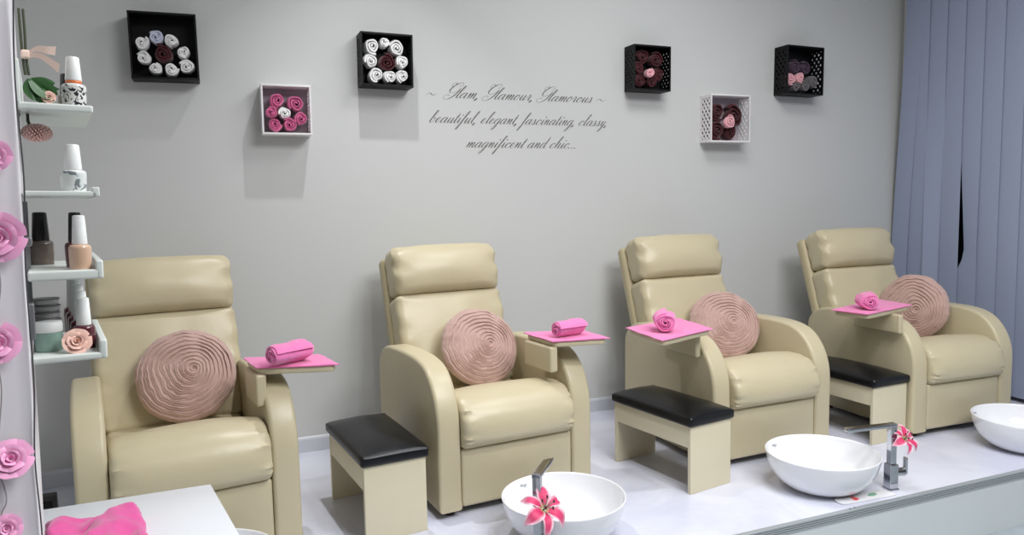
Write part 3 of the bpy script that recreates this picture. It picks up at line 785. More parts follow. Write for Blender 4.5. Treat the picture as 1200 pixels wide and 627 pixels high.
# ------------------------------------------------------------------ rosette cushions
def rosette(seed=0):
    NA, NR = 240, 190; R = 0.198; V, F = [], []
    turns = 11
    ox, oz = 0.035, 0.018           # the wound centre sits a little off the middle
    def edge(a): return 1+0.030*noise.noise(Vector((cos(a)*2.2, sin(a)*2.2, seed)))+0.012*noise.noise(Vector((cos(a)*9, sin(a)*9, seed)))
    for j in range(NR+1):
        t = j/NR
        for i in range(NA):
            a = 2*pi*i/NA
            X, Z = t*cos(a), t*sin(a)
            n1 = noise.noise(Vector((X*2.0, Z*2.0, seed)))
            n2 = noise.noise(Vector((X*5.5, Z*5.5, seed+3)))
            n3 = noise.noise(Vector((cos(a)*3.5, sin(a)*3.5, t*10+seed)))
            ph = turns*(t**0.86)+a/(2*pi)+0.70*n1+0.16*n2+0.16*n3*min(1, t*4)
            saw = ph-math.floor(ph)
            # soft folded band: steep inner lip, long slope; some bands split in two
            ruff = (1-saw)**0.8*min(1, saw*7)
            ph2 = ph*2.3+0.6*n2; s2 = ph2-math.floor(ph2)
            ruff += 0.35*(1-s2)*min(1, s2*6)
            dome = 0.058*sqrt(max(0.0, 1-t**2.6))
            amp = 0.0105*max(0.25, 0.85+0.9*noise.noise(Vector((X*3, Z*3, seed+7))))
            h = dome+amp*ruff*min(1, (1-t)*10+0.25)-0.012*max(0, 1-t*9)
            rr = R*t*edge(a)**t
            k = (1-t)**1.2
            V.append(Vector((rr*cos(a)+ox*k, -h, rr*sin(a)+oz*k)))
    for j in range(NR):
        for i in range(NA):
            i2 = (i+1) % NA; F.append((j*NA+i, j*NA+i2, (j+1)*NA+i2, (j+1)*NA+i))
    # ruffled rim and plain back
    b = len(V); NB = 14; last = NR*NA
    for j in range(1, NB+1):
        t = j/NB
        for i in range(NA):
            a = 2*pi*i/NA
            th = t*pi/2
            rr = R*edge(a)*cos(th)
            V.append(Vector((rr*cos(a), 0.060*sin(th), rr*sin(a))))
    for j in range(NB):
        r0 = last if j == 0 else b+(j-1)*NA
        for i in range(NA):
            i2 = (i+1) % NA; F.append((r0+i, r0+i2, b+j*NA+i2, b+j*NA+i))
    return V, F
def build_rosettes():
    data = [((-0.128, 3.385, 0.613), (radians(-24), 0, radians(-4)), 'dusty pink rosette cushion on the leftmost recliner'),
            ((1.200, 3.425, 0.604), (radians(-25), radians(24), radians(4)), 'dusty pink rosette cushion on the second recliner from the left'),
            ((2.640, 3.375, 0.605), (radians(-27), radians(20), radians(-20)), 'dusty pink rosette cushion leaning to one side on the third recliner'),
            ((3.972, 3.262, 0.626), (radians(-10), radians(60), radians(-68)), 'dusty pink rosette cushion turned sideways on the far right recliner')]
    proto = None
    for loc, rot, lab in data:
        if proto is None:
            o = proto = obj('rosette_cushion', rosette(1), 'rosette', ang=180)
        else:
            o = proto.copy(); COL.objects.link(o)
        sp = Matrix.Rotation(rot[1], 4, 'Y')
        mw = Matrix.Translation(loc) @ Matrix.Rotation(rot[2], 4, 'Z') @ Matrix.Rotation(rot[0], 4, 'X') @ sp
        o.matrix_world = mw
        tag(o, lab, 'cushion', 'rosette cushions on the recliners')
build_rosettes()

# ------------------------------------------------------------------ towels on the trays
def cloth(P, z, seed):
    """thin folded towel laid over a tray: four ground points, soft edges, slight waves"""
    n = 24; V, F = [], []; th = 0.008
    def pt(u, v):
        return P[0]*(1-u)*(1-v)+P[1]*(1-u)*v+P[2]*u*v+P[3]*u*(1-v)
    for lay in (0, 1):
        for i in range(n+1):
            for j in range(n+1):
                u, v = i/n, j/n
                p = pt(u, v)
                e = min(u, 1-u, v, 1-v)
                zz = z+(th*(1-max(0, 1-e*14)**2*0.6) if lay else 0.0)
                zz += 0.0022*noise.noise(Vector((p.x*14, p.y*14, seed)))*lay
                q = Vector((p.x, p.y, 0))
                w_ = 0.004*noise.noise(Vector((p.x*20, p.y*20, seed+4)))
                V.append(Vector((q.x+w_*(1-e*2), q.y+w_*(1-e*2), zz)))
    m = (n+1)**2
    for i in range(n):
        for j in range(n):
            a = i*(n+1)+j; b = a+n+1
            F.append((m+a, m+a+1, m+b+1, m+b)); F.append((a, b, b+1, a+1))
    for i in range(n):
        for (a, b) in ((i*(n+1), (i+1)*(n+1)), ((i+1)*(n+1)+n, i*(n+1)+n), (i+1, i), (n*(n+1)+i, n*(n+1)+i+1)):
            F.append((a, b, b+m, a+m))
    return V, F
def tray_towels():
    labs = ['on the tray of the leftmost recliner', 'on the tray of the second recliner from the left', 'on the tray of the third recliner from the left', 'on the tray of the far right recliner']
    # centre, radius, length, heading of the visible spiral end
    rl = [((0.262, 2.985), 0.046, 0.165, radians(30)), ((1.487, 3.00), 0.041, 0.150, radians(14)),
          ((1.935, 2.90), 0.053, 0.125, radians(58)), ((3.245, 2.945), 0.052, 0.120, radians(55))]
    for i in range(4):
        P = [Vector((p[0], p[1], 0)) for p in TR[i]]
        c = sum(P, Vector())/4
        P = [c+(p-c)*1.02 for p in P]
        o = obj('tray_towel', cloth(P, TZ-0.0028, i*3.3), 'pink_towel', ang=70)
        tag(o, 'flat pink towel spread '+labs[i], 'towel', 'pink towels laid on the trays')
        (x, y), R, L, h = rl[i]
        g = spiral_roll(R, L, 4.2, R*0.185, seed=i+11, ell=0.93, cone=0.006, nl=18)
        def fold(p):
            q = Vector(p)
            # diagonal overlap of the outer fold
            s = q.x/L+0.5; a = atan2(q.z, q.y)
            lim = 0.42+0.16*sin(a*1.0+0.6)
            if s > lim and q.yz.length > R*0.8: 
                k = 1+0.085*smooth(lim, lim+0.03, s); q.y *= k; q.z *= k
            return q
        g = warp(g, fold)
        o = obj('rolled_towel', g, 'pink_towel', None, (x, y, TZ+0.0055+R*0.95), (radians(40), 0, h), ang=60)
        o.rotation_euler = (radians(0), 0, h)
        tag(o, 'rolled pink towel '+labs[i], 'towel', 'pink rolled towels on the trays')
tray_towels()

# ------------------------------------------------------------------ stools
def stool(label, FL, ang, Ln=0.525, W=0.255):
    a = radians(ang)
    t = thing('footstool', label, 'stool', (FL[0], FL[1], 0), a, 'black-topped stools between the recliners')
    T = 0.018; H = 0.308
    obj('end_panel', box(0, W, 0, T, 0, H, 0.0015), 'cream_board', t)
    obj('end_panel', box(0, W, Ln-T, Ln, 0, H, 0.0015), 'cream_board', t)
    obj('side_rail', box(0.001, 0.001+T, T, Ln-T, H-0.098, H-0.001, 0.001), 'cream_board', t)
    obj('side_rail', box(W-0.001-T, W-0.001, T, Ln-T, H-0.098, H-0.001, 0.001), 'cream_board', t)
    g = rbox(W+0.028, Ln+0.028, 0.062, 0.014, (10, 14, 1), 3, (W/2, Ln/2, H+0.031))
    def puff(p):
        q = Vector(p)
        u = (q.x-W/2)/(W/2+.014); v = (q.y-Ln/2)/(Ln/2+.014)
        up = smooth(H+0.02, H+0.06, q.z)
        k = max(0, 1-u*u)*max(0, 1-abs(v)**4)
        q.z += up*(0.034*k-0.018)
        # corner gathers
        d = (1-abs(u))+(1-abs(v))
        q.z += 0.003*sin(30*u*v)*max(0, 1-d*3)*up
        return q
    obj('cushion', warp(g, puff), 'black_leather', t)
stool('cream stool with black padded top at the left of the second recliner', (0.498, 2.800), 6)
stool('cream stool with black padded top at the left of the third recliner', (1.922, 2.682), 9.5)
stool('cream stool with black padded top tucked between the third and far right recliners', (3.172, 2.828), 3)

# ------------------------------------------------------------------ basins and taps
def basin(label, x, y):
    t = thing('basin', label, 'basin', (x, y, 0), 0, 'white ceramic vessel basins')
    pts = [(0.0, 0.0), (0.112, 0.0), (0.128, 0.004), (0.168, 0.022), (0.206, 0.058), (0.229, 0.100), (0.2405, 0.138), (0.2455, 0.162), (0.244, 0.1665), (0.2405, 0.166), (0.2375, 0.160),
           (0.2325, 0.138), (0.219, 0.098), (0.194, 0.060), (0.150, 0.032), (0.070, 0.020), (0.02, 0.018)]
    c = cat([(p[0], 0, p[1]) for p in pts], 4)
    obj('bowl', lathe([(max(p.x, 0.0002), p.z) for p in c], 96), 'ceramic', t, ang=60)
    obj('drain', mv(lathe([(0.024, 0.0), (0.024, 0.003), (0.02, 0.005), (0.0, 0.006)], 24), 0, 0, 0.019), 'chrome', t)
    # small maker's mark near the rim, on the inside
    g = join(rbox(0.010, 0.0015, 0.007, 0.0006, c=(-0.012, 0, 0.002)), rbox(0.020, 0.0015, 0.0035, 0.0006, c=(0.006, 0, 0)), rbox(0.014, 0.0015, 0.002, 0.0006, c=(0.004, 0, -0.006)))
    g = rt(g, 'X', radians(-24)); g = mv(g, 0, 0.2295, 0.139); g = rt(g, 'Z', radians(20))
    obj('stamp', g, 'grey_print', t)
basin('white basin in front of the leftmost recliner, mostly hidden by the table', -0.085, 2.56)
basin('white round basin in front of the second recliner, lily at its near rim', 1.235, 2.56)
basin('white round basin in front of the third recliner, printed card at its foot', 2.515, 2.515)
basin('white round basin in front of the far right recliner, cut by the photo edge', 3.840, 2.475)

def tap(label, x, y, H, spout_len, spout_dir, handle_dir, dark):
    t = thing('tap', label, 'tap', (x, y, 0), spout_dir, 'tall basin taps')
    m = 'chrome'
    obj('body', join(mv(rbox(0.052, 0.052, 0.008, 0.003), 0, 0, 0.004), rbox(0.044, 0.044, 0.112, 0.004, c=(0, 0, 0.062))), m, t)
    obj('column', rbox(0.030, 0.030, H-0.112, 0.003, c=(0, 0, 0.115+(H-0.115)/2)), m, t)
    g = rbox(spout_len+0.015, 0.034, 0.016, 0.003, (6, 1, 1), 2, (spout_len/2-0.0075, 0, H-0.008))
    obj('spout', g, m, t)
    obj('aerator', mv(lathe([(0.012, 0), (0.012, 0.012)], 20), spout_len-0.022, 0, H-0.026), m, t)
    hd = handle_dir-spout_dir
    g = tube([(0.018, 0, 0), (0.06, 0, 0)], 0.019, 20)
    hb = obj('handle', mv(rt(g, 'Z', hd), 0, 0, 0.078), m, t)
    g = rbox(0.012, 0.022, 0.075, 0.003, c=(0.066, 0, 0.028)); g = rt(g, 'Z', hd)
    obj('lever', mv(g, 0, 0, 0.078), m, hb)
    return t
tap('chrome tap with dark flat spout rising in front of the second basin', 1.040, 2.372, 0.348, 0.175, atan2(0.14, 0.115), radians(-100), True)
tap('chrome tap beside the third basin, spout pointing left, lily tied to it', 2.772, 2.366, 0.302, 0.238, radians(172), radians(-18), False)

# ------------------------------------------------------------------ lilies
def lily(label, loc, R, normal, up, seed):
    rnd = random.Random(seed)
    t = thing('lily', label, 'flower', loc, 0, 'artificial lilies on the taps')
    z = Vector(normal).normalized(); x = Vector(up).cross(z).normalized(); y = z.cross(x)
    B = Matrix((x, y, z)).transposed().to_4x4()
    pink, edge, mid, gr = Vector((0.62, 0.02, 0.11)), Vector((0.93, 0.72, 0.79)), Vector((0.70, 0.06, 0.18)), Vector((0.55, 0.6, 0.25))
    for k in range(6):
        inner = k % 2
        L = R*(1.0 if inner else 0.95)*rnd.uniform(0.92, 1.08); Wd = R*(0.30 if inner else 0.22)
        nu, nv = 14, 8; V, F, C = [], [], []
        a = k*pi/3+0.2+rnd.uniform(-.1, .1); lift = rnd.uniform(.85, 1.2)
        for i in range(nu+1):
            s = i/nu
            wd = Wd*(sin(pi*min(1, s*0.93+0.04))**0.8)*(1 if s < .96 else .5)
            rad = L*(0.06+0.94*s); h = R*(0.55*s-0.75*s*s*s*lift)+0.002*inner
            for j in range(nv+1):
                q = j/nv*2-1
                ruff = 0.10*R*abs(q)**2*sin(9*s+q*2+k)*s
                V.append(B @ (Matrix.Rotation(a, 4, 'Z') @ Vector((rad, q*wd, h+0.35*wd*q*q*(1-s)+ruff))))
                c = pink.lerp(mid, min(1, s*1.1)).lerp(edge, smooth(0.50, 0.98, abs(q))*0.95)
                c = c.lerp(edge, smooth(0.75, 1.0, s)*0.6)
                if s < 0.15: c = gr.lerp(c, s/0.15)
                C.append((c.x, c.y, c.z, 1))
        n = nv+1
        for i in range(nu):
            for j in range(nv):
                F.append((i*n+j, (i+1)*n+j, (i+1)*n+j+1, i*n+j+1))
        # thickness
        m_ = len(V); V2 = [p-z*0.0012 for p in V]
        F2 = [tuple(q+m_ for q in reversed(f)) for f in F]
        obj('petal', (V+V2, F+F2), 'attr', t, cols=C+C, ang=180)
    for k in range(5):
        a = k*2*pi/5; d = Vector((cos(a)*0.3, sin(a)*0.3, 1)).normalized()
        p = [B @ (d*R*0.05), B @ (d*R*0.3), B @ ((d+Vector((cos(a), sin(a), 0))*0.2)*R*0.5)]
        st = obj('stamen', tube(cat(p, 4), R*0.018, 6), 'green_jar', t)
        e = p[-1]
        obj('anther', mv(rbox(R*0.07, R*0.07, R*0.13, R*0.03, k=2), *e), 'maroon_polish', st)
    # short wire stem that ties it to the column
    obj('stem', tube([B @ Vector((0, 0, 0.004)), B @ Vector((0, 0, -0.02)), B @ Vector((0, -0.015, -0.035))], 0.004, 8), 'stem', t)
    return t
lily('pink and white lily fixed to the tap of the second basin', (1.043, 2.325, 0.230), 0.098, (0.12, -0.60, 0.72), (0, 0, 1), 3)
lily('pink lily fixed to the tap of the third basin', (2.812, 2.338, 0.232), 0.074, (0.05, -0.72, 0.65), (0, 0, 1), 8)

def build_card():
    t = thing('printed_card', 'white card with a red heart lying by the third basin', 'card', (2.585, 2.340, 0.0))
    P = [Vector((2.440, 2.378, 0)), Vector((2.436, 2.316, 0)), Vector((2.742, 2.296, 0)), Vector((2.725, 2.368, 0))]
    o = Vector((2.585, 2.340, 0))
    g = quad_slab([p-o for p in P], 0.0005, 0.0075, 0.003)
    obj('card', g, 'paper', t)
    hp = []
    for k in range(32):
        a = 2*pi*k/32
        hp.append(Vector((16*sin(a)**3, 13*cos(a)-5*cos(2*a)-2*cos(3*a)-cos(4*a), 0))*0.00125)
    def flat(pts, x, y, rz, th=0.0008):
        n = len(pts); Rz = Matrix.Rotation(rz, 3, 'Z')
        V = [Rz @ p+Vector((x, y, 0.0074)) for p in pts]+[Rz @ p+Vector((x, y, 0.0074+th)) for p in pts]
        F = [tuple(range(n, 2*n))]+[(i, (i+1) % n, n+(i+1) % n, n+i) for i in range(n)]
        return V, F
    obj('heart_print', flat(list(reversed(hp)), -0.055, -0.003, radians(70)), 'red_mark', t, smooth=False)
    gp = [Vector((0.026*cos(2*pi*k/24), 0.013*sin(2*pi*k/24), 0)) for k in range(24)]
    obj('oval_print', flat(gp, 0.048, 0.000, radians(10)), 'green_mark', t, smooth=False)
build_card()

# ------------------------------------------------------------------ socket on the wall
def build_floor_box():
    t = thing('power_box', 'small dark grey box standing on the platform floor between rack and leftmost recliner', 'power box', (FBX, FBY, 0.0))
    obj('housing', rbox(0.075, 0.050, 0.105, 0.006, c=(0, 0, 0.0525)), 'socket', t)
    obj('face_plate', rbox(0.052, 0.004, 0.052, 0.0015, c=(0, -0.0255, 0.058)), 'black_base', t)
FBX, FBY = -0.715, 3.62
build_floor_box()

# ------------------------------------------------------------------ white table with pink towel
def build_table():
    P = [Vector((-0.425, 2.095, 0)), Vector((-0.036, 2.099, 0)), Vector((0.048, 1.60, 0)), Vector((-0.337, 1.58, 0))]
    c = sum(P, Vector())/4
    t = thing('side_table', 'white table top at the lower left with a pink towel on it', 'table', (c.x, c.y, LOW))
    Q = [p-c for p in P]
    V = [Vector((p.x, p.y, z)) for z in (0.855-0.028, 0.855) for p in Q]
    F = [(0, 1, 2, 3), (7, 6, 5, 4)]+[(i, 4+i, 4+(i+1) % 4, (i+1) % 4) for i in range(4)]
    bm = bmesh.new(); vs = [bm.verts.new(p) for p in V]
    for f in F: bm.faces.new([vs[i] for i in f])
    bmesh.ops.recalc_face_normals(bm, faces=bm.faces)
    bmesh.ops.bevel(bm, geom=bm.edges[:], offset=0.003, segments=2, affect='EDGES', profile=0.5)
    bm.verts.index_update(); g = ([v.co.copy() for v in bm.verts], [tuple(v.index for v in f.verts) for f in bm.faces]); bm.free()
    obj('table_top', g, 'table_white', t)
    for q in Q:
        p = q*0.86
        obj('leg', mv(rbox(0.036, 0.036, 0.827, 0.003), p.x, p.y, 0.4135), 'table_white', t)
    # crumpled pink towel
    A = [Vector((-0.392, 1.950, 0)), Vector((-0.190, 1.935, 0)), Vector((-0.150, 1.70, 0)), Vector((-0.335, 1.66, 0))]
    n = 46; V, F = [], []
    z0 = 0.585
    for lay in (0, 1):
        for i in range(n+1):
            for j in range(n+1):
                u, v = i/n, j/n
                p = A[0]*(1-u)*(1-v)+A[1]*u*(1-v)+A[2]*u*v+A[3]*(1-u)*v
                e = min(u, 1-u, v, 1-v); edge = 1-max(0, 1-e*12)**2
                h = 0.0
                if lay:
                    h = 0.014+0.016*edge
                    # folds running diagonally
                    d = u*0.75+v*0.55
                    h += edge*(0.010*sin(d*11+2*noise.noise(Vector((u*3, v*3, 2))))+0.006*noise.noise(Vector((u*7, v*7, 1))))
                    fold = smooth(0.02, 0.0, abs((u-0.38)-(0.35-v)*1.0))
                    h -= 0.012*fold*edge
                    h += 0.010*smooth(0.38+0.35-v, 0.50+0.35-v, u)*edge
                wv = 0.008*noise.noise(Vector((u*5, v*5, 7)))
                V.append(Vector((p.x+wv, p.y+wv, z0+0.0006+h)))
    m = (n+1)**2
    for i in range(n):
        for j in range(n):
            a = i*(n+1)+j; b = a+n+1
            F.append((m+a, m+b, m+b+1, m+a+1)); F.append((a, a+1, b+1, b))
    for i in range(n):
        for (a, b) in ((i*(n+1), (i+1)*(n+1)), ((i+1)*(n+1)+n, i*(n+1)+n), (i+1, i), (n*(n+1)+i, n*(n+1)+i+1)):
            F.append((b, a, a+m, b+m))
    o = obj('folded_towel', (V, F), 'hot_pink_towel', ang=70)
    tag(o, 'bright pink crumpled towel lying on the white table', 'towel')
build_table()

# ------------------------------------------------------------------ nail polish rack (close to the camera, at the left)
RO = Vector((-0.234, 1.17, 1.25)); AZ = radians(-10); TL = radians(-1.0)
RV = Vector((sin(AZ), cos(AZ), 0)); RU0 = Vector((cos(AZ), -sin(AZ), 0)); ZZ = Vector((0, 0, 1))
RU = RU0*cos(TL)+ZZ*sin(TL); RW = -RU0*sin(TL)+ZZ*cos(TL)
RM = Matrix((RU, RV, RW)).transposed().to_4x4(); RM.translation = RO
def rk(u, v, w): return RM @ Vector((u, v, w))
def rthing(name, label, catg, u, v, w, group=None, spin=0):
    o = thing(name, label, catg, (0, 0, 0), 0, group)
    o.matrix_world = RM @ Matrix.Translation((u, v, w)) @ Matrix.Rotation(spin, 4, 'Z')
    return o
S_LEN = 0.23
def build_rack():
    t = rthing('polish_rack', 'white nail polish rack at the left edge, pink roses strung down its front', 'display rack', 0, 0, 0)
    bot = (LOW-1.25)
    obj('panel', rbox(0.30, S_LEN+0.03, 2.9, 0.004, c=(-0.1505, (S_LEN+0.03)/2, bot+1.455)), 'rack_white', t)
    obj('rail', join(rbox(0.006, 0.012, 0.20, 0.001, c=(0.002, 0.08, -0.01)), rbox(0.010, 0.02, 0.012, 0.002, c=(0.004, 0.02, 0.035)), rbox(0.008, 0.02, 0.05, 0.002, c=(0.003, 0.02, -0.075))), 'grey_metal', t)
    # upright white strip where the top shelf hangs
    obj('hanger', rbox(0.0055, S_LEN-0.02, 0.058, 0.002, c=(0.00275, S_LEN/2, 0.251)), 'shelf_white', t)
    def shelf(w0, th, lip, r):
        g = [rbox(0.088, S_LEN, th, r, k=3, c=(0.0455, S_LEN/2+0.008, w0+th/2))]
        if lip > 0:
            g.append(rbox(0.010, S_LEN, th+lip, min(r, 0.004), k=3, c=(0.0875, S_LEN/2+0.008, w0+(th+lip)/2)))
        obj('shelf', join(*g), 'shelf_white', t)
    shelf(0.2125, 0.0105, 0.0, 0.003)
    shelf(0.0965, 0.0075, 0.006, 0.002)
    shelf(-0.0195, 0.0135, 0.013, 0.003)
    shelf(-0.1345, 0.0095, 0.018, 0.003)
    # loose cable down the corner
    pts = [(0.004, -0.004, 0.36), (0.0005, -0.004, 0.25), (0.004, -0.004, 0.12), (0.0, -0.004, 0.0), (0.002, -0.004, -0.15), (-0.002, -0.004, -0.26), (0.001, -0.004, -0.36), (0.002, -0.004, -0.5)]
    o = obj('cable', xf(tube(cat(pts, 6), 0.0011, 6), RM), 'cable')
    tag(o, 'thin dark cable running down the front corner of the rack', 'cable')
build_rack()
ST = {1: 0.2238, 2: 0.1045, 3: -0.0055, 4: -0.1245}     # shelf surfaces

def polish(label, u, v, w, h, wd, glass, cap, spin=0, ring=None, capsq=False, lean=None):
    t = rthing('nail_polish_bottle', label, 'nail polish', u, v, w, 'nail polish bottles on the rack', spin)
    bh = h*0.46
    hw = wd/2
    c = cat([(0.0002, 0, 0), (hw*0.86, 0, 0), (hw*0.94, 0, bh*0.06), (hw, 0, bh*0.7), (hw*0.96, 0, bh*0.9), (hw*0.75, 0, bh*0.98), (hw*0.5, 0, bh)], 3)
    obj('bottle', lathe([(max(1e-4, p.x), p.z) for p in c], 32), glass, t)
    z1 = bh
    if ring:
        obj('ring', mv(lathe([(hw*0.62, 0), (hw*0.66, 0.001), (hw*0.66, 0.003), (hw*0.6, 0.0042)], 28), 0, 0, bh), ring, t); z1 += 0.004
    c0, c1 = hw*0.68, hw*0.54
    obj('cap', mv(lathe([(c0*0.97, 0), (c0, 0.001), (c1, (h-z1)*0.94), (c1*0.93, (h-z1)*0.98), (c1*0.7, h-z1)], 28), 0, 0, z1), cap, t)
    return t
polish('leopard-print polish bottle with white cap and orange ring on the top shelf', 0.0685, 0.040, ST[1], 0.069, 0.031, 'leopard', 'cap_white', ring='orange')
polish('small dark-capped polish bottle behind the leopard-print one on the top shelf', 0.060, 0.115, ST[1], 0.056, 0.022, 'brown_polish', 'cap_black')
polish('white-capped marbled polish bottle on the second shelf of the rack', 0.0625, 0.040, ST[2], 0.066, 0.033, 'marble', 'cap_white')
polish('grey-capped polish bottle hidden behind the marbled one', 0.066, 0.085, ST[2], 0.060, 0.028, 'marble', 'disc')
polish('black-capped brown polish bottle at the left of the third shelf', 0.0185, 0.160, ST[3]+0.0, 0.080, 0.034, 'brown_polish', 'cap_black')
polish('black-capped polish bottle standing behind the brown one on the third shelf', 0.0165, 0.205, ST[3], 0.080, 0.032, 'brown_polish', 'cap_black')
polish('peach polish bottle with tall white cap at the front of the third shelf', 0.0655, 0.030, ST[3], 0.076, 0.029, 'peach_polish', 'cap_white')
polish('maroon polish bottle with dark cap behind the peach one', 0.062, 0.072, ST[3], 0.080, 0.029, 'maroon_polish', 'cap_black')
for k, lab in enumerate(('foremost maroon polish bottle with white cap on the lowest shelf', 'second maroon bottle with white cap in the row on the lowest shelf',
                         'middle maroon bottle with white cap in the row on the lowest shelf', 'fourth maroon bottle with white cap in the row on the lowest shelf',
                         'hindmost and tallest maroon bottle with white cap on the lowest shelf')):
    polish(lab, 0.0665-0.0022*k, 0.060+0.033*k, ST[4], 0.074+0.0070*k, 0.029, 'maroon_polish', 'cap_white')

def build_shelf_bits():
    t = rthing('cream_jar', 'sage green jar with a pale lid on the lowest shelf of the rack', 'jar', 0.0215, 0.062, ST[4], 'jar')
    del t['group']
    R = 0.0178
    obj('jar_body', lathe([(R*0.9, 0), (R, 0.003), (R, 0.026), (R*0.96, 0.0275)], 40), 'green_jar', t)
    obj('lid', mv(lathe([(R*1.0, 0), (R*1.04, 0.001), (R*1.04, 0.011), (R*0.98, 0.0145), (R*0.6, 0.0155)], 40), 0, 0, 0.0275), 'cap_white', t)
    names = ['bottom', 'second', 'third', 'fourth', 'fifth', 'sixth', 'top']
    for k in range(7):
        d = rthing('plastic_dish', 'clear shallow dish, %s from the bottom of the stack behind the jar' % (names[k] if k not in (0, 6) else ''), 'dish', 0.021+0.0006*sin(k*3), 0.118, ST[4]+0.0102*k, 'stacked clear dishes behind the jar')
        d['label'] = {0: 'clear shallow dish at the bottom of the stack behind the jar', 6: 'clear shallow dish on top of the stack behind the jar'}.get(k, 'clear shallow dish, %s from the bottom of the stack behind the jar' % names[k])
        obj('dish_wall', lathe([(0.0145, 0.0), (0.0165, 0.002), (0.0172, 0.0085), (0.0165, 0.0092), (0.0150, 0.004), (0.0002, 0.003)], 32), 'disc', d)
        obj('rim', mv(lathe([(0.0172, 0.0), (0.0182, 0.0005), (0.0182, 0.0016), (0.0172, 0.002)], 32, cap=False), 0, 0, 0.0072), 'grey_print', d)
build_shelf_bits()

def petal_shell(R, w_ang, h, curl, open_, lift, seed, nu=12, nv=8):
    """one rose petal: cupped sheet with a rolled lip, base at origin, facing +x"""
    V, F = [], []
    for i in range(nu+1):
        s = i/nu*2-1
        for j in range(nv+1):
            t = j/nv
            a = s*w_ang*(0.55+0.45*sin(pi*min(1, 0.25+t*0.62)))
            r = R*(0.25+0.75*t**0.7)*(1+open_*t*t)
            z = h*t*(1-0.28*s*s*t)
            if t > 0.72: r += curl*R*((t-0.72)/0.28)**2; z -= 0.12*h*((t-0.72)/0.28)**2
            r += 0.03*R*sin(5*s+seed)*t
            V.append(Vector((r*cos(a), r*sin(a), z+lift)))
    n = nv+1
    for i in range(nu):
        for j in range(nv): F.append((i*n+j, i*n+j+1, (i+1)*n+j+1, (i+1)*n+j))
    m = len(V); cx = Vector((0, 0, 0))
    V2 = [p*0.985-Vector((0, 0, 0.0004)) for p in V]
    return V+V2, F+[tuple(q+m for q in reversed(f)) for f in F]
def rose(t, R, m, seed, Mx, m2=None):
    rnd = random.Random(seed)
    layers = [(0.26, 0.75, 3, 1.5, 0.1), (0.48, 0.78, 4, 1.15, 0.35), (0.75, 0.62, 5, 0.95, 0.55), (1.0, 0.42, 5, 0.85, 0.7)]
    for li, (rr, hh, n, wa, cu) in enumerate(layers):
        gs = []
        for k in range(n):
            g = petal_shell(R*rr, wa*rnd.uniform(.9, 1.1), R*hh*rnd.uniform(.92, 1.08), cu*0.25, 0.15+0.1*li, -0.05*R*li, seed+k)
            gs.append(rt(g, 'Z', 2*pi*k/n+li*0.6+rnd.uniform(-.15, .15)))
        g = xf(join(*gs), Mx)
        obj('petal_ring', g, m2 if (m2 and li < 2) else m, t, ang=180)
def build_garland():
    # the cord, drooping a little between the roses
    pts = [(-0.020, -0.008, 0.40), (-0.0115, -0.008, 0.27), (-0.022, -0.008, 0.15), (-0.030, -0.008, 0.045), (-0.0225, -0.008, -0.02), (-0.035, -0.008, -0.095), (-0.0285, -0.008, -0.16), (-0.038, -0.008, -0.255), (-0.0305, -0.008, -0.31), (-0.040, -0.008, -0.35), (-0.04, -0.008, -0.5)]
    pts = [(p[0]-0.006, p[1]+0.003, p[2]) for p in pts]
    o = obj('garland_cord', xf(tube(cat(pts, 8), 0.0009, 6), RM), 'twine')
    tag(o, 'grey cord hanging down the front of the rack, carrying pink roses', 'cord')
    labs = ['topmost pink rose on the cord of the rack, cut by the photo edge', 'pink rose on the rack cord beside the third shelf', 'pink rose on the rack cord beside the lowest shelf',
            'pink rose on the rack cord below the shelves, fully in view', 'lowest pink rose on the rack cord at the bottom left corner']
    for k, (u, w, R, tilt) in enumerate(((-0.0265, 0.150, 0.0125, 0), (-0.0285, 0.043, 0.0205, 0), (-0.036, -0.096, 0.0175, 0.2), (-0.0285, -0.255, 0.0165, 0.5), (-0.038, -0.349, 0.012, 0.3))):
        t = rthing('pink_rose', labs[k], 'flower', u, -0.012, w, 'pink roses on the rack cord')
        Mx = Matrix.Rotation(radians(90)-tilt, 4, 'X') @ Matrix.Rotation(k*1.3, 4, 'Z')
        rose(t, R, 'rose_pink', k*5+2, Mx)
build_garland()

def build_peach_rose():
    t = rthing('peach_rose', 'small peach rose lying on the lowest shelf in front of the white caps', 'flower', 0.0560, 0.027, ST[4]+0.0145)
    Mx = Matrix.Rotation(radians(62), 4, 'X') @ Matrix.Rotation(0.5, 4, 'Z')
    rose(t, 0.0118, "rose_peach", 31, Mx, None)
    # pom-pom flower hanging under the top shelf
    t = rthing('pompom_flower', 'dusty pink pompom flower hanging under the top shelf', 'flower', 0.0215, 0.055, 0.186)
    rnd = random.Random(4); gs = []
    for k in range(170):
        z = 1-2*(k+.5)/170; a = k*2.39996; r = sqrt(1-z*z)
        d = Vector((r*cos(a), r*sin(a), z)); 
        q = d.to_track_quat('Z', 'X').to_matrix().to_4x4()
        g = rbox(0.0030, 0.0012, 0.0075, 0.0006, k=1, c=(0, 0, 0.0125))
        gs.append(xf(g, Matrix.Diagonal((1.2, 1.2, 0.80, 1)) @ q))
    gs.append(lathe([(0.0001, -0.0085), (0.006, -0.007), (0.0095, 0), (0.006, 0.007), (0.0001, 0.0085)], 16))
    obj('florets', join(*gs), 'pompom', t)
    obj('stalk', tube([(-0.006, 0.0, 0.004), (-0.010, 0, 0.016), (-0.010, 0.0, 0.026)], 0.0022, 6), 'stem', t)
build_peach_rose()

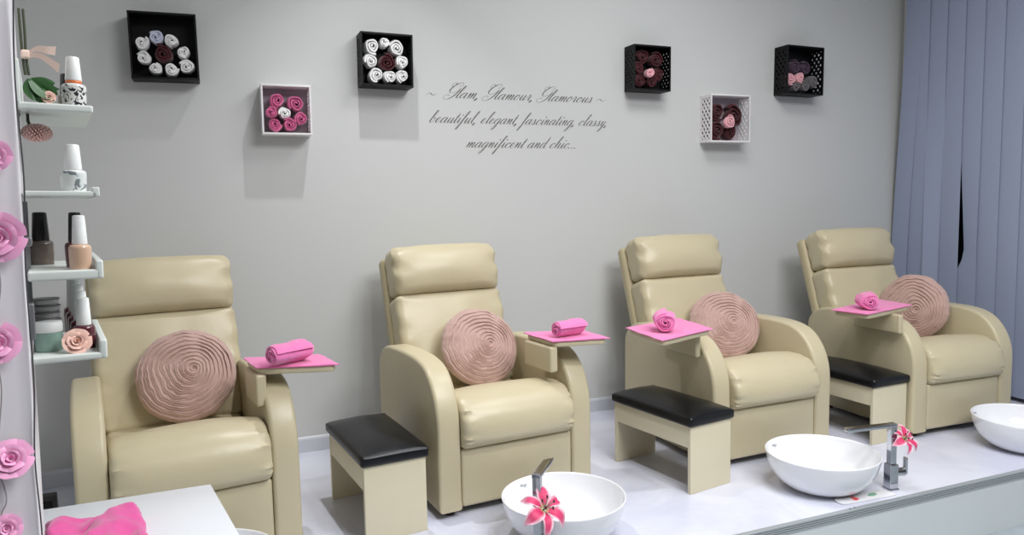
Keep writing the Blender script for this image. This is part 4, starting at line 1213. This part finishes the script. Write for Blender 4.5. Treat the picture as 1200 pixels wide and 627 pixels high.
def build_bouquet():
    t = rthing('hanging_bouquet', 'upside-down posy with green leaves and a pale ribbon bow above the top shelf', 'bouquet', 0.0165, 0.03, 0.2265)
    for k, (u0, u1) in enumerate(((-0.008, -0.0065), (-0.003, -0.0025))):
        obj('stalk', tube(cat([(u0, 0.002*k, 0.123), (u0+0.0005, 0, 0.095), (u1, 0, 0.06), (u1+0.002, 0, 0.035)], 5), 0.0018, 8), 'stem', t)
    def leaf(L, W, bend, Mx):
        V, F = [], []; nu, nv = 12, 6
        for i in range(nu+1):
            s = i/nu; wd = W*sin(pi*(0.06+0.92*s))**0.8
            for j in range(nv+1):
                q = j/nv*2-1
                V.append(Mx @ Vector((L*s, q*wd, bend*s*s*L-0.25*abs(q)*wd)))
        n = nv+1
        for i in range(nu):
            for j in range(nv): F.append((i*n+j, (i+1)*n+j, (i+1)*n+j+1, i*n+j+1))
        m = len(V); V += [p-Vector((0, 0.0005, 0.0004)) for p in V]
        return V, F+[tuple(q+m for q in reversed(f)) for f in F]
    rnd = random.Random(12)
    for k, (an, L, y, x, sp) in enumerate(((-8, 0.026, 0.0, 0.001, 60), (-30, 0.033, -0.004, 0.001, 100), (-48, 0.036, -0.009, 0.000, 50), (-66, 0.031, -0.006, -0.001, 110),
                                          (-84, 0.027, -0.010, 0.000, 70), (-40, 0.034, 0.008, 0.002, 120), (-20, 0.030, 0.012, 0.003, 40), (-60, 0.031, 0.013, 0.001, 80))):
        Mx = Matrix.Translation((x, y, 0.029)) @ Matrix.Rotation(-radians(an), 4, 'Y') @ Matrix.Rotation(radians(sp), 4, 'X')
        obj('leaf', leaf(L*1.08, 0.0098, 0.10, Mx), 'leaf', t, ang=180)
    Mx = Matrix.Translation((0.021, -0.010, 0.0055)) @ Matrix.Rotation(radians(75), 4, 'X')
    rose(t, 0.0055, 'rose_peach', 41, Mx)
    # ribbon bow tied round the stalks
    def rib(pts, w0, tw):
        c = cat(pts, 6); V, F = [], []; n = len(c)
        for i, p in enumerate(c):
            s = i/(n-1); wd = w0*(0.55+0.9*s)
            d = Vector((0.15, -0.2, 1)).normalized()
            V += [p+d*wd/2, p-d*wd/2, p+d*wd/2+Vector((0, 0.0008, 0)), p-d*wd/2+Vector((0, 0.0008, 0))]
        for i in range(n-1):
            a, b = 4*i, 4*i+4
            F += [(a, b, b+1, a+1), (a+2, a+3, b+3, b+2), (a, a+2, b+2, b), (a+1, b+1, b+3, a+3)]
        F += [(0, 1, 3, 2), (4*n-4, 4*n-2, 4*n-1, 4*n-3)]
        return V, F
    r = obj('ribbon', rbox(0.011, 0.012, 0.012, 0.003, c=(-0.003, -0.001, 0.062)), 'ribbon', t)
    obj('ribbon_tail', rib([(-0.001, -0.005, 0.063), (0.010, -0.009, 0.070), (0.021, -0.011, 0.069), (0.032, -0.010, 0.069)], 0.0085, 0), 'ribbon', r)
    obj('ribbon_tail', rib([(-0.001, -0.005, 0.060), (0.012, -0.010, 0.061), (0.024, -0.012, 0.054), (0.035, -0.012, 0.045)], 0.0085, 0), 'ribbon', r)
build_bouquet()
